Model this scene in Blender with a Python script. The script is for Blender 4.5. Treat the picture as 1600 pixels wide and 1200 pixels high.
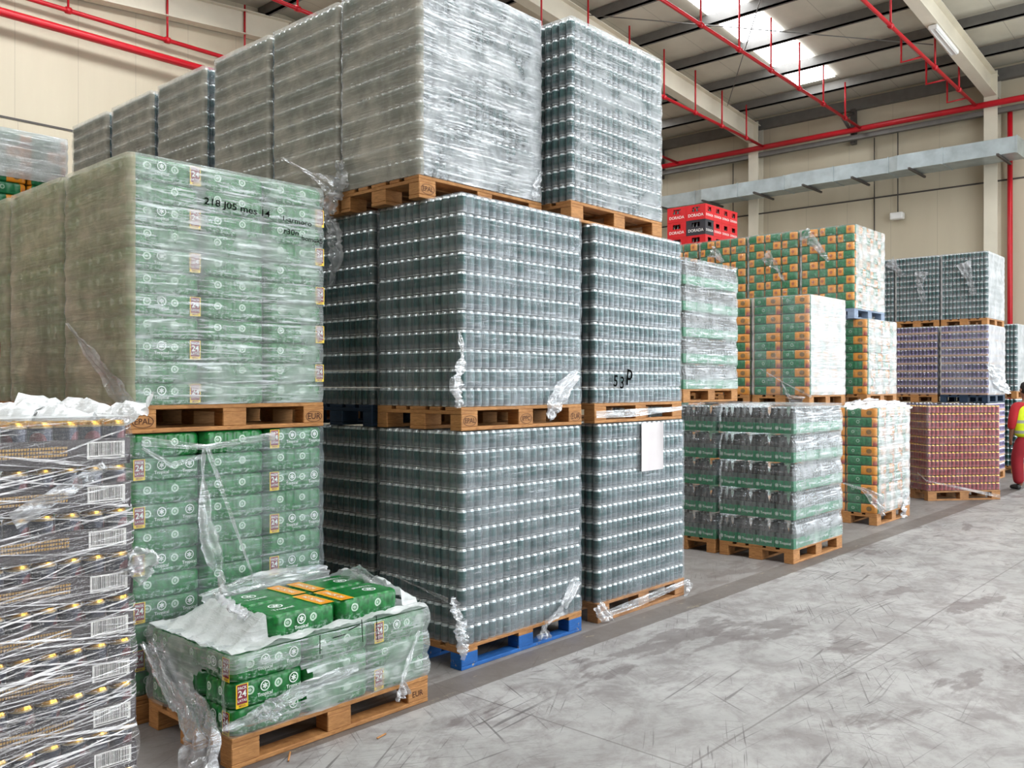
import bpy, math, random
import numpy as np
from mathutils import Matrix, Vector, Euler

random.seed(7)
SC = bpy.context.scene
COL = SC.collection
for _o in list(bpy.data.objects):
    bpy.data.objects.remove(_o)
pi = math.pi

# ------------------------------------------------------------------ camera
cam_d = bpy.data.cameras.new('camera'); cam = bpy.data.objects.new('camera', cam_d); COL.objects.link(cam)
cam.location = (0, 0, 1.75)
cam.rotation_euler = (math.radians(90), 0, math.radians(-48))
cam_d.sensor_width = 36; cam_d.lens = 36 * 1386 / 1600
cam_d.clip_start = 0.05; cam_d.clip_end = 200
SC.camera = cam

# ------------------------------------------------------------------ world, exposure, daylight
SC.view_settings.view_transform = 'Standard'
SC.view_settings.look = 'None'
SC.view_settings.gamma = 1
SC.view_settings.use_curve_mapping = False
SC.view_settings.exposure = 0.15
SC.cycles.use_denoising = True
SC.cycles.max_bounces = 8
SC.cycles.diffuse_bounces = 4
SC.cycles.glossy_bounces = 3
SC.cycles.transparent_max_bounces = 24
SC.cycles.caustics_reflective = False
SC.cycles.caustics_refractive = False
SC.cycles.sample_clamp_indirect = 6
world = bpy.data.worlds.new('world'); SC.world = world; world.use_nodes = True
_bg = world.node_tree.nodes['Background']
_sky = world.node_tree.nodes.new('ShaderNodeTexSky'); _sky.sky_type = 'HOSEK_WILKIE'; _sky.turbidity = 4
world.node_tree.links.new(_sky.outputs[0], _bg.inputs[0]); _bg.inputs[1].default_value = 1.2

def area(name, loc, rot, sx, sy, watts, col=(1, 1, 1)):
    l = bpy.data.lights.new(name, 'AREA'); l.shape = 'RECTANGLE'; l.size = sx; l.size_y = sy
    l.energy = watts; l.color = col
    o = bpy.data.objects.new(name, l); COL.objects.link(o); o.location = loc; o.rotation_euler = rot
    return o
# daylight coming in through the open dock doors of the front wall, the big door of the right wall
# and the long window band above the dock doors (the openings are built further down)
DAY = (0.88, 0.95, 1.0)
for _x in (7.5, 13.7):
    area('dock_daylight', (_x, -8.35, 2.7), (-pi/2, 0, pi), 5.4, 5.0, 430, DAY)
area('gate_daylight', (24.5, -2.5, 2.7), (0, pi/2, 0), 5.0, 6.4, 1350, DAY)
area('band_daylight', (10.6, -8.35, 7.3), (-pi/2, 0, pi), 12.4, 1.5, 700, DAY)
SKYLIGHT = 20.0

# ------------------------------------------------------------------ mesh builder
def srgb(h):
    h = h.lstrip('#'); c = [int(h[i:i+2], 16) / 255 for i in (0, 2, 4)]
    return tuple((x / 12.92 if x <= .04045 else ((x + .055) / 1.055) ** 2.4) for x in c) + (1,)

class MB:
    """collects faces: vertices, faces, material slot, uv per corner, smooth flag"""
    def __init__(s):
        s.v = []; s.f = []; s.m = []; s.uv = []; s.s = []
    def add(s, vs, fs, m=0, uvs=None, M=None, smooth=False):
        b = len(s.v)
        if M is not None:
            vs = [tuple(M @ Vector(p)) for p in vs]
        s.v.extend(vs)
        for i, f in enumerate(fs):
            s.f.append(tuple(b + k for k in f)); s.m.append(m if isinstance(m, int) else m[i])
            s.uv.append(uvs[i] if uvs else ((0., 0.),) * len(f)); s.s.append(smooth)
        return s
    def merge(s, o, M=None, dm=0):
        b = len(s.v)
        s.v.extend([tuple(M @ Vector(p)) for p in o.v] if M is not None else o.v)
        s.f.extend(tuple(b + k for k in f) for f in o.f); s.m.extend(x + dm for x in o.m); s.uv.extend(o.uv); s.s.extend(o.s)
        return s
    def box(s, x0, y0, z0, x1, y1, z1, m=0, bev=0.0, M=None):
        c = ((x0+x1)/2, (y0+y1)/2, (z0+z1)/2); h = ((x1-x0)/2, (y1-y0)/2, (z1-z0)/2)
        if bev <= 0:
            vs = [(c[0]+h[0]*i, c[1]+h[1]*j, c[2]+h[2]*k) for i in (-1, 1) for j in (-1, 1) for k in (-1, 1)]
            fs = [(0,1,3,2), (4,6,7,5), (0,4,5,1), (2,3,7,6), (0,2,6,4), (1,5,7,3)]
            uv = [((0,0),(0,1),(1,1),(1,0)), ((0,0),(1,0),(1,1),(0,1)), ((0,0),(1,0),(1,1),(0,1)),
                  ((0,0),(0,1),(1,1),(1,0)), ((0,0),(0,1),(1,1),(1,0)), ((0,0),(1,0),(1,1),(0,1))]
            return s.add(vs, fs, m, uv, M)
        idx = {}; vs = []
        for i in (-1, 1):
            for j in (-1, 1):
                for k in (-1, 1):
                    sg = (i, j, k)
                    for a in range(3):
                        p = tuple(c[t] + sg[t] * (h[t] - (0 if t == a else bev)) for t in range(3))
                        idx[(i, j, k, a)] = len(vs); vs.append(p)
        fs = []
        for a in range(3):
            b_, c_ = [t for t in range(3) if t != a]
            for sg in (-1, 1):
                q = []
                for u, w in ((-1,-1), (1,-1), (1,1), (-1,1)):
                    k = [0, 0, 0]; k[a] = sg; k[b_] = u; k[c_] = w; q.append(idx[tuple(k) + (a,)])
                fs.append(q)
            for u in (-1, 1):
                for w in (-1, 1):      # edge between axes b_ and c_, along a
                    k0 = [0]*3; k1 = [0]*3; k0[a] = -1; k1[a] = 1
                    for k in (k0, k1): k[b_] = u; k[c_] = w
                    fs.append([idx[tuple(k0)+(b_,)], idx[tuple(k1)+(b_,)], idx[tuple(k1)+(c_,)], idx[tuple(k0)+(c_,)]])
        for i in (-1, 1):
            for j in (-1, 1):
                for k in (-1, 1):
                    fs.append([idx[(i,j,k,a)] for a in range(3)])
        out = []; C = Vector(c)
        for f in fs:
            p = [Vector(vs[t]) for t in f]; n = (p[1]-p[0]).cross(p[2]-p[0])
            out.append(tuple(f) if n.dot(sum(p, Vector())/len(p) - C) > 0 else tuple(reversed(f)))
        return s.add(vs, out, m, None, M)
    def lathe(s, prof, seg=16, m=0, M=None, u0=0.0, smooth=True, mats=None):
        """prof: (r, z) from bottom to top; mats: slot of each band"""
        vs = []; fs = []; uv = []; ms = []
        zs = [p[1] for p in prof]; z0, z1 = min(zs), max(zs)
        for r, z in prof:
            for i in range(seg):
                a = 2*pi*i/seg; vs.append((r*math.cos(a), r*math.sin(a), z))
        for j in range(len(prof)-1):
            for i in range(seg):
                k = (i+1) % seg
                fs.append((j*seg+i, j*seg+k, (j+1)*seg+k, (j+1)*seg+i))
                va, vb = (prof[j][1]-z0)/(z1-z0), (prof[j+1][1]-z0)/(z1-z0)
                uv.append(((u0+i/seg, va), (u0+(i+1)/seg, va), (u0+(i+1)/seg, vb), (u0+i/seg, vb)))
                ms.append(mats[j] if mats else m)
        if prof[-1][0] > 1e-6:
            n = len(prof)-1; fs.append(tuple(n*seg+i for i in range(seg))); uv.append(((0., 1.),)*seg); ms.append(mats[-1] if mats else m)
        if prof[0][0] > 1e-6:
            fs.append(tuple(reversed(range(seg)))); uv.append(((0., 0.),)*seg); ms.append(mats[0] if mats else m)
        return s.add(vs, fs, ms, uv, M, smooth)
    def tube(s, pts, r, seg=8, m=0, smooth=True):
        pts = [Vector(p) for p in pts]; rs = r if isinstance(r, (list, tuple)) else [r]*len(pts)
        vs = []; fs = []; ref = None
        for i, p in enumerate(pts):
            t = (pts[min(i+1, len(pts)-1)] - pts[max(i-1, 0)]).normalized()
            if ref is None:
                ref = t.orthogonal().normalized()
            ref = (ref - t * ref.dot(t)).normalized(); b = t.cross(ref)
            for k in range(seg):
                a = 2*pi*k/seg; vs.append(tuple(p + (ref*math.cos(a) + b*math.sin(a)) * rs[i]))
        for i in range(len(pts)-1):
            for k in range(seg):
                n = (k+1) % seg; fs.append((i*seg+k, i*seg+n, (i+1)*seg+n, (i+1)*seg+k))
        fs.append(tuple(reversed(range(seg)))); fs.append(tuple((len(pts)-1)*seg+k for k in range(seg)))
        return s.add(vs, fs, m, None, None, smooth)
    def quad(s, a, b, c, d, m=0):
        return s.add([a, b, c, d], [(0, 1, 2, 3)], m, [((0,0),(1,0),(1,1),(0,1))])
    def text(s, txt, M, size, m=0, thin=False):
        vs, fs = text_geo(txt, thin)
        return s.add([(x*size, y*size, 0) for x, y in vs], fs, m, None, M)
    def mesh(s, name, mats):
        me = bpy.data.meshes.new(name)
        me.from_pydata(s.v, [], s.f)
        for mt in mats: me.materials.append(mt)
        me.polygons.foreach_set('material_index', s.m); me.polygons.foreach_set('use_smooth', s.s)
        uvl = me.uv_layers.new(name='UVMap')
        uvl.data.foreach_set('uv', [c for f in s.uv for p in f for c in p])
        me.update(); me['src'] = 0
        SRC[me.name] = s
        return me
SRC = {}
_tc = {}
def text_geo(txt, thin=False):
    """filled outlines of a word, centred, height of the capitals 1"""
    if (txt, thin) in _tc: return _tc[(txt, thin)]
    cu = bpy.data.curves.new('lettering_source', 'FONT'); cu.body = txt; cu.size = 1.0; cu.align_x = 'CENTER'; cu.align_y = 'CENTER'
    cu.resolution_u = 3; cu.offset = -.012 if thin else .012
    o = bpy.data.objects.new('lettering_source', cu); COL.objects.link(o)
    bpy.context.view_layer.update()
    me = o.evaluated_get(bpy.context.evaluated_depsgraph_get()).to_mesh()
    vs = [(v.co.x / .7, v.co.y / .7) for v in me.vertices]; fs = [tuple(p.vertices) for p in me.polygons]
    o.to_mesh_clear(); bpy.data.objects.remove(o); bpy.data.curves.remove(cu)
    _tc[(txt, thin)] = (vs, fs); return vs, fs
def face_M(x, y, z, side):
    """local x/y of a flat drawing onto a vertical face: front looks to -Y, left looks to -X"""
    if side == 'front': return Matrix(((1,0,0,x), (0,0,-1,y), (0,1,0,z), (0,0,0,1)))
    if side == 'left': return Matrix(((0,0,-1,x), (-1,0,0,y), (0,1,0,z), (0,0,0,1)))
    if side == 'top': return Matrix(((1,0,0,x), (0,1,0,y), (0,0,1,z), (0,0,0,1)))

def obj(name, me, parent=None, loc=None, M=None, label=None):
    o = bpy.data.objects.new(name, me); COL.objects.link(o)
    if parent: o.parent = parent
    if M is not None: o.matrix_basis = M
    if loc is not None: o.location = loc
    if label: o['label'] = label
    return o
def tag(o, label, cat, group=None, kind=None):
    o['label'] = label; o['category'] = cat
    if group: o['group'] = group
    if kind: o['kind'] = kind
    return o
def thing(name, label, cat, loc=(0,0,0), rz=0, group=None):
    o = bpy.data.objects.new(name, None); COL.objects.link(o); o.empty_display_size = .1
    o.location = loc; o.rotation_euler = (0, 0, rz)
    return tag(o, label, cat, group)
def struct(name, mb, mats, label=None):
    o = obj(name, mb.mesh(name, mats)); o['kind'] = 'structure'
    if label: o['label'] = label
    o['category'] = name.split('_')[0]
    return o

# ------------------------------------------------------------------ materials
class NT:
    def __init__(s, name):
        s.mat = bpy.data.materials.new(name); s.mat.use_nodes = True; s.t = s.mat.node_tree; s.t.nodes.clear()
        s.out = s.n('OutputMaterial')
    def n(s, typ, **kw):
        nd = s.t.nodes.new('ShaderNode' + typ)
        for k, v in kw.items(): setattr(nd, k, v)
        return nd
    def put(s, sock, v):
        if isinstance(v, bpy.types.NodeSocket): s.t.links.new(v, sock)
        elif v is not None: sock.default_value = v
    def math(s, op, a, b=None, c=None, clamp=False):
        nd = s.n('Math', operation=op, use_clamp=clamp); s.put(nd.inputs[0], a); s.put(nd.inputs[1], b); s.put(nd.inputs[2], c); return nd.outputs[0]
    def mix(s, f, a, b):
        nd = s.n('Mix', data_type='RGBA'); s.put(nd.inputs[0], f); s.put(nd.inputs[6], a); s.put(nd.inputs[7], b); return nd.outputs[2]
    def coord(s, which='Object', scale=(1,1,1)):
        tc = s.n('TexCoord'); mp = s.n('Mapping'); mp.inputs['Scale'].default_value = scale
        s.t.links.new(tc.outputs[which], mp.inputs[0]); return mp.outputs[0]
    def noise(s, vec, scale, detail=3, rough=.55, dist=0):
        nd = s.n('TexNoise'); s.put(nd.inputs['Vector'], vec); nd.inputs['Scale'].default_value = scale
        nd.inputs['Detail'].default_value = detail; nd.inputs['Roughness'].default_value = rough; nd.inputs['Distortion'].default_value = dist
        return nd.outputs[0]
    def ramp(s, v, lo, hi, a=0., b=1.):
        nd = s.n('MapRange'); nd.clamp = True; s.put(nd.inputs[0], v); nd.inputs[1].default_value = lo; nd.inputs[2].default_value = hi
        nd.inputs[3].default_value = a; nd.inputs[4].default_value = b; return nd.outputs[0]
    def bump(s, h, strength, dist=.01):
        nd = s.n('Bump'); nd.inputs['Strength'].default_value = strength; nd.inputs['Distance'].default_value = dist; s.put(nd.inputs['Height'], h); return nd.outputs[0]
    def xyz(s, vec):
        nd = s.n('SeparateXYZ'); s.put(nd.inputs[0], vec); return nd.outputs
    def bsdf(s, col, rough=.5, metal=0., normal=None, spec=None, coat=0.):
        b = s.n('BsdfPrincipled'); s.put(b.inputs['Base Color'], col); s.put(b.inputs['Roughness'], rough); s.put(b.inputs['Metallic'], metal)
        if normal is not None: s.put(b.inputs['Normal'], normal)
        if spec is not None: s.put(b.inputs['Specular IOR Level'], spec)
        b.inputs['Coat Weight'].default_value = coat
        return b.outputs[0]
    def done(s, sh):
        s.t.links.new(sh, s.out.inputs[0]); return s.mat

def plain(name, col, rough=.5, metal=0., var=.12, scale=6, bump=0., spec=None):
    t = NT(name); c = srgb(col) if isinstance(col, str) else col
    n = t.noise(t.coord(), scale, 4)
    k = t.ramp(n, .3, .7, 1-var, 1+var)
    v = t.n('Vector' + 'Math', operation='SCALE'); v.inputs[0].default_value = c[:3]; t.put(v.inputs['Scale'], k)
    return t.done(t.bsdf(v.outputs[0], rough, metal, t.bump(n, bump) if bump else None, spec))

def wood(name, base, dark, worn=None):
    t = NT(name); co = t.coord('Object', (2, 2, 14)); g = t.noise(co, 6, 5, .6, 1.2)
    big = t.noise(t.coord('Object', (1, 1, 1)), 5, 3)
    c = t.mix(t.ramp(g, .3, .75), srgb(base), srgb(dark)); c = t.mix(t.ramp(big, .45, .8, 0, .55), c, srgb(dark))
    if worn: c = t.mix(t.ramp(t.noise(t.coord('Object', (1, 1, 1)), 16, 6, .7), .62, .66), c, srgb(worn))
    return t.done(t.bsdf(c, .75, 0, t.bump(g, .35, .004)))

def film(name, haze, streak=.15, patch=.2, gloss=.10, rough=.16, wr=.5, col=(.86, .88, .9, 1), bands=True, layer=.119, line=0.):
    """stretch film: see-through sheet with milky folds, horizontal stretch marks and a soft shine"""
    t = NT(name); co = t.coord('Object', (1, 1, 1)); st = t.coord('Object', (1.6, 1.6, 26))
    ns = t.noise(st, 2.2, 5, .65, .6); npch = t.noise(co, 3.2, 4, .6, .4); nf = t.noise(co, 26, 3, .6, .8)
    f = t.math('MULTIPLY', t.ramp(ns, .5, .78), streak)
    f = t.math('ADD', f, t.math('MULTIPLY', t.ramp(npch, .42, .75), patch))
    f = t.math('ADD', f, haze, clamp=True)
    h = t.math('ADD', t.math('MULTIPLY', ns, .6), t.math('ADD', t.math('MULTIPLY', nf, .25), npch))
    nor = t.bump(h, wr, .02)
    tr = t.n('BsdfTransparent'); tr.inputs[0].default_value = (.97, .98, .98, 1)
    df = t.n('BsdfDiffuse'); df.inputs[0].default_value = col; t.put(df.inputs['Normal'], nor)
    tl = t.n('BsdfTranslucent'); tl.inputs[0].default_value = col
    dm = t.n('MixShader'); dm.inputs[0].default_value = .3; t.put(dm.inputs[1], df.outputs[0]); t.put(dm.inputs[2], tl.outputs[0])
    m1 = t.n('MixShader'); t.put(m1.inputs[0], f); t.put(m1.inputs[1], tr.outputs[0]); t.put(m1.inputs[2], dm.outputs[0])
    gl = t.n('BsdfGlossy'); gl.inputs['Roughness'].default_value = rough; t.put(gl.inputs['Normal'], nor); gl.inputs[0].default_value = (.95, .97, 1, 1)
    lw = t.n('LayerWeight'); lw.inputs[0].default_value = .25; t.put(lw.inputs['Normal'], nor)
    g = t.math('ADD', t.math('MULTIPLY', lw.outputs['Fresnel'], gloss * 1.2), t.math('MULTIPLY', t.ramp(ns, .48, .7), gloss), clamp=True)
    m2 = t.n('MixShader'); t.put(m2.inputs[0], g); t.put(m2.inputs[1], m1.outputs[0]); t.put(m2.inputs[2], gl.outputs[0])
    return t.done(m2.outputs[0])

M = {}
M['wood'] = wood('pallet_wood', '#c08a52', '#8a5a30')
M['wood_old'] = wood('aged_pallet_wood', '#b98656', '#7c5638')
M['blue'] = wood('blue_painted_wood', '#1562b0', '#104a88', '#9a8b72')
M['greyblue'] = wood('faded_blue_wood', '#8d9db3', '#6f7d94')
M['navy'] = wood('dark_blue_wood', '#1d3650', '#14263a')
M['ink'] = plain('burnt_stamp', '#4a2713', .8)
M['marker'] = plain('marker_ink', '#0a0a0a', .95, spec=0)
M['paper'] = plain('paper', '#cfc9cb', .8, var=.04)
M['alu'] = plain('aluminium_lid', '#e4e7e9', .22, .55, var=.05)
M['gold'] = plain('gold_lid', '#d8a545', .25, 1., var=.05)
M['galv'] = plain('galvanised_steel', '#b4c0c4', .38, .55, var=.16, scale=3)
M['steel_dark'] = plain('grey_purlin_steel', '#6d6b68', .5, .2, var=.1)
M['bracket'] = plain('dark_bracket', '#4a4542', .6)
M['cream'] = plain('cream_painted_steel', '#dcd5c4', .5, var=.05, scale=2)
M['red_pipe'] = plain('red_enamel', '#c01424', .35, var=.08, scale=3)
M['white_plastic'] = plain('white_plastic', '#e8e8e6', .4, var=.03)
M['film'] = film('stretch_film', .11, .16, .2, .11, col=(.74, .80, .86, 1))
M['film_soft'] = film('stretch_film_soft', .05, .10, .10, .10)
M['film_mid'] = film('stretch_film_milky', .16, .34, .30, .2)
M['film_thick'] = film('stretch_film_layered', .22, .6, .55, .4, wr=.7, col=(.92, .94, .96, 1))
M['film_grey'] = film('stretch_film_dull', .33, .14, .34, .06, .3, col=(.90, .82, .70, 1))  # warm tint puts light bounced off the interior into the film colour
M['film_brown'] = film('stretch_film_warm', .36, .16, .34, .06, .3, col=(.93, .79, .64, 1))  # browner tint stands in for warm light reflected onto the shaded sides
M['film_white'] = film('stretch_film_white', .52, .35, .4, .3)
M['film_tail'] = film('loose_film', .18, .3, .4, .4, .12, .9, (.9, .9, .93, 1))
M['film_clear'] = film('clear_film', .06, .05, .06, .03, .2, .3)
M['film_sheet'] = film('loose_film_sheet', .55, .3, .35, .25, .18, .9, (.93, .95, .95, 1))
M['shrink'] = film('shrink_film', .07, .05, .1, .07, .14, .35)

def stretch_lines():
    """strongly stretched film with crossing white strands"""
    t = NT('stretch_film_stranded')
    tc = t.n('TexCoord'); f = None; hs = None
    for ang, sc, lo, hi, w in ((.17, 75, .565, .61, .9), (-.14, 64, .59, .63, .8), (.04, 90, .585, .635, .8), (.34, 45, .64, .68, .7)):
        m0 = t.n('Mapping'); t.t.links.new(tc.outputs['Object'], m0.inputs[0]); m0.inputs['Rotation'].default_value = (0, ang, 0)
        mp = t.n('Mapping'); t.t.links.new(m0.outputs[0], mp.inputs[0]); mp.inputs['Scale'].default_value = (1.1, 1.1, sc)
        ns = t.noise(mp.outputs[0], 1.5, 3, .6); mk = t.ramp(t.noise(tc.outputs['Object'], 2.1 + sc*.013, 2), .36, .6)
        a = t.math('MULTIPLY', t.math('MULTIPLY', t.ramp(ns, lo, hi), mk), w)
        f = a if f is None else t.math('MAXIMUM', f, a); hs = ns if hs is None else t.math('ADD', hs, ns)
    f = t.math('ADD', f, .045, clamp=True)
    nor = t.bump(hs, .6, .02)
    tr = t.n('BsdfTransparent'); df = t.n('BsdfDiffuse'); df.inputs[0].default_value = (.93, .91, .95, 1); t.put(df.inputs['Normal'], nor)
    m1 = t.n('MixShader'); t.put(m1.inputs[0], f); t.put(m1.inputs[1], tr.outputs[0]); t.put(m1.inputs[2], df.outputs[0])
    gl = t.n('BsdfGlossy'); gl.inputs['Roughness'].default_value = .2; t.put(gl.inputs['Normal'], nor)
    m2 = t.n('MixShader'); t.put(m2.inputs[0], t.math('ADD', t.math('MULTIPLY', f, .4), .04)); t.put(m2.inputs[1], m1.outputs[0]); t.put(m2.inputs[2], gl.outputs[0])
    return t.done(m2.outputs[0])
M['film_strand'] = stretch_lines()

def can_mat(name, main, second, band, emblem, ringw=.25):
    t = NT(name); x = t.xyz(t.coord('UV')); u, v = x[0], x[1]
    fr = t.math('FRACT', t.math('MULTIPLY', u, 2))
    du = t.math('MULTIPLY', t.math('SUBTRACT', fr, .5), .88); dv = t.math('SUBTRACT', v, .56)
    d = t.math('SQRT', t.math('ADD', t.math('MULTIPLY', du, du), t.math('MULTIPLY', dv, dv)))
    c = t.mix(t.ramp(v, .40, .24), srgb(main), srgb(band))
    c = t.mix(t.math('MULTIPLY', t.math('LESS_THAN', d, .2), .85), c, srgb(emblem))
    c = t.mix(t.math('MULTIPLY', t.math('LESS_THAN', t.math('ABSOLUTE', t.math('SUBTRACT', d, .21)), .018), ringw), c, srgb('#c9d2cc'))
    c = t.mix(t.math('GREATER_THAN', v, .86), c, srgb(second))
    return t.done(t.bsdf(c, .3, .35))
M['can_green'] = can_mat('green_can_print', '#28504f', '#c2ccd0', '#666e73', '#1c3c3f', 0)
M['can_red'] = can_mat('red_can_print', '#8c2a34', '#caa27a', '#a34a4c', '#6c1c28', 0)
M['can_purple'] = can_mat('purple_can_print', '#4b3566', '#b9b4c4', '#8a80a2', '#241d40', 0)
M['can_navy'] = can_mat('dark_can_print', '#1c2033', '#8f7a50', '#2c2226', '#5a2028', 0)

def multi_mat(name, kind):
    """printed shrink film round a multipack; u = side number + place along that side, v = height"""
    t = NT(name); x = t.xyz(t.coord('UV')); u, v = x[0], x[1]; fu = t.math('FRACT', u)
    geo = t.noise(t.coord('Object'), 34, 3)
    green = {'g': '#157a34', 'r': '#b0202c'}.get(kind, '#1d7c4a'); dk = {'g': '#0b4a22', 'r': '#7c1420'}.get(kind, '#0f5534')
    c = t.mix(t.ramp(geo, .35, .7), srgb(green), srgb(dk))
    def ring(cu, cv, asp, r, wdt, col, amt):
        nonlocal c
        a = t.math('MULTIPLY', t.math('SUBTRACT', fu, cu), asp); b = t.math('SUBTRACT', v, cv)
        d = t.math('SQRT', t.math('ADD', t.math('MULTIPLY', a, a), t.math('MULTIPLY', b, b)))
        k = t.math('LESS_THAN', t.math('ABSOLUTE', t.math('SUBTRACT', d, r)), wdt)
        c = t.mix(t.math('MULTIPLY', k, amt), c, srgb(col))
    if kind == 'g':
        for cu in (.24, .62): ring(cu, .62, 3.2, .14, .035, '#cfe0d2', .75); ring(cu, .62, 3.2, .0, .07, '#cfe0d2', .6)
        mist = t.math('MULTIPLY', t.ramp(t.noise(t.coord('UV', (9, 4, 1)), 2, 3), .5, .62), t.ramp(v, .42, .2))
        c = t.mix(t.math('MULTIPLY', mist, .6), c, srgb('#b9cfc4'))
    elif kind == 'r':
        c = t.mix(t.math('GREATER_THAN', v, .93), c, srgb('#e0c060'))
    else:
        side = t.math('FLOOR', u); orange = srgb('#d98a1c')
        def span(a, b): return t.math('MULTIPLY', t.math('GREATER_THAN', fu, a), t.math('LESS_THAN', fu, b))
        if kind == 'half': k = span(.5, 1.1)
        elif kind == 'band': k = span(.44, .56) if False else span(.84, 1.1)
        elif kind == 'sqa': k = span(.05, .40)
        else: k = span(.55, .92)
        c = t.mix(k, c, orange)
        if kind == 'half': ring(.75, .5, 3., .0, .26, '#5a5030', .8); ring(.25, .5, 3., .12, .05, '#bcd0c0', .5)
        elif kind == 'band': ring(.4, .55, 3.2, .15, .04, '#bcd0c0', .6); c = t.mix(t.math('MULTIPLY', span(.87, .97), t.ramp(v, .7, .3)), c, srgb('#9c3a30'))
        elif kind == 'sqa': ring(.22, .5, 2.2, .0, .2, '#9c4a30', .8)
        else: ring(.73, .5, 2.2, .0, .2, '#9c4a30', .8)
    return t.done(t.bsdf(c, .28, 0, t.bump(geo, .25, .004), .5))
for _k in ('g', 'r', 'half', 'band', 'sqa', 'sqb'): M['multi_' + _k] = multi_mat('printed_wrap_' + _k, _k)
M['orange_wrap'] = plain('orange_wrap', '#dd8f20', .3, var=.15, scale=20)
M['emblem'] = plain('white_print', '#dfe8e2', .4, var=.05)
M['badge'] = plain('maroon_print', '#7c1830', .35, var=.1, scale=20)
M['yellow'] = plain('yellow_print', '#e8c81a', .35, var=.05)
M['tray_green'] = plain('green_tray_card', '#14714a', .5, var=.1, scale=10)
M['tray_black'] = plain('black_tray_card', '#2b2126', .45, var=.25, scale=9)
M['tray_tan'] = plain('tan_tray_card', '#b3917c', .7, var=.12, scale=12)
M['bar_white'] = plain('white_label', '#dcdad8', .6, var=.05)
M['bar_black'] = plain('black_label_print', '#1b191c', .6)
M['gold_ink'] = plain('gold_print', '#a67f3c', .4, .4, var=.3, scale=60)
M['red_ink'] = plain('red_print', '#a8303a', .4, var=.3, scale=40)
M['bottle'] = plain('dark_bottle_glass', '#211d1c', .12, 0, var=.2, scale=8, spec=.7)
M['bottle_label'] = plain('bottle_label', '#4a544f', .4, var=.15, scale=40)
M['cap_blue'] = plain('blue_cap', '#2f5d9c', .3, .6)
M['cap_silver'] = plain('silver_cap', '#b8bcc0', .3, .8)
M['crate_red'] = plain('red_crate_plastic', '#d8101c', .4, var=.05, scale=2)
M['crate_black'] = plain('black_crate_plastic', '#2d2a33', .4, var=.05)
M['crate_white'] = plain('crate_lettering', '#f2ece8', .5, var=.02)
M['hollow'] = plain('crate_inside', '#1a1012', .7)

def wall_mat():
    t = NT('cream_wall_panel'); p = t.coord('Object'); x = t.xyz(p)
    s = t.math('ADD', x[0], x[1])
    fr = t.math('FRACT', t.math('MULTIPLY', s, 1/1.15))
    ln = t.math('LESS_THAN', fr, .012)
    n = t.noise(t.coord('Object', (1, 1, .25)), .9, 5); c = t.mix(t.ramp(n, .3, .7), srgb('#c9bfa9'), srgb('#bdb29c'))
    c = t.mix(t.math('MULTIPLY', ln, .4), c, srgb('#8d8474'))
    fine = t.math('FRACT', t.math('MULTIPLY', s, 1/.1))
    return t.done(t.bsdf(c, .6, 0, t.bump(t.ramp(fine, 0, .2), .15, .004)))
M['wall'] = wall_mat()
def roof_mat():
    t = NT('roof_sheet'); x = t.xyz(t.coord('Object'))
    fr = t.math('FRACT', t.math('MULTIPLY', x[1], 1/1.0)); ln = t.math('LESS_THAN', fr, .012)
    n = t.noise(t.coord('Object'), 1.2, 4); c = t.mix(t.ramp(n, .3, .7), srgb('#d8d3c4'), srgb('#c9c4b5'))
    c = t.mix(t.math('MULTIPLY', ln, .6), c, srgb('#7c776b'))
    return t.done(t.bsdf(c, .6))
M['roof'] = roof_mat()
def sky_panel(SKYLIGHT):
    t = NT('translucent_roof_light'); e = t.n('Emission'); x = t.xyz(t.coord('Object'))
    n = t.noise(t.coord('Object'), 1.5, 2)
    e.inputs[0].default_value = (.95, .98, 1, 1); t.put(e.inputs[1], t.ramp(n, .2, .8, SKYLIGHT*.9, SKYLIGHT*1.1))
    return t.done(e.outputs[0])
M['skylight'] = sky_panel(SKYLIGHT); M['skylight_far'] = sky_panel(SKYLIGHT*.5)
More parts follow.
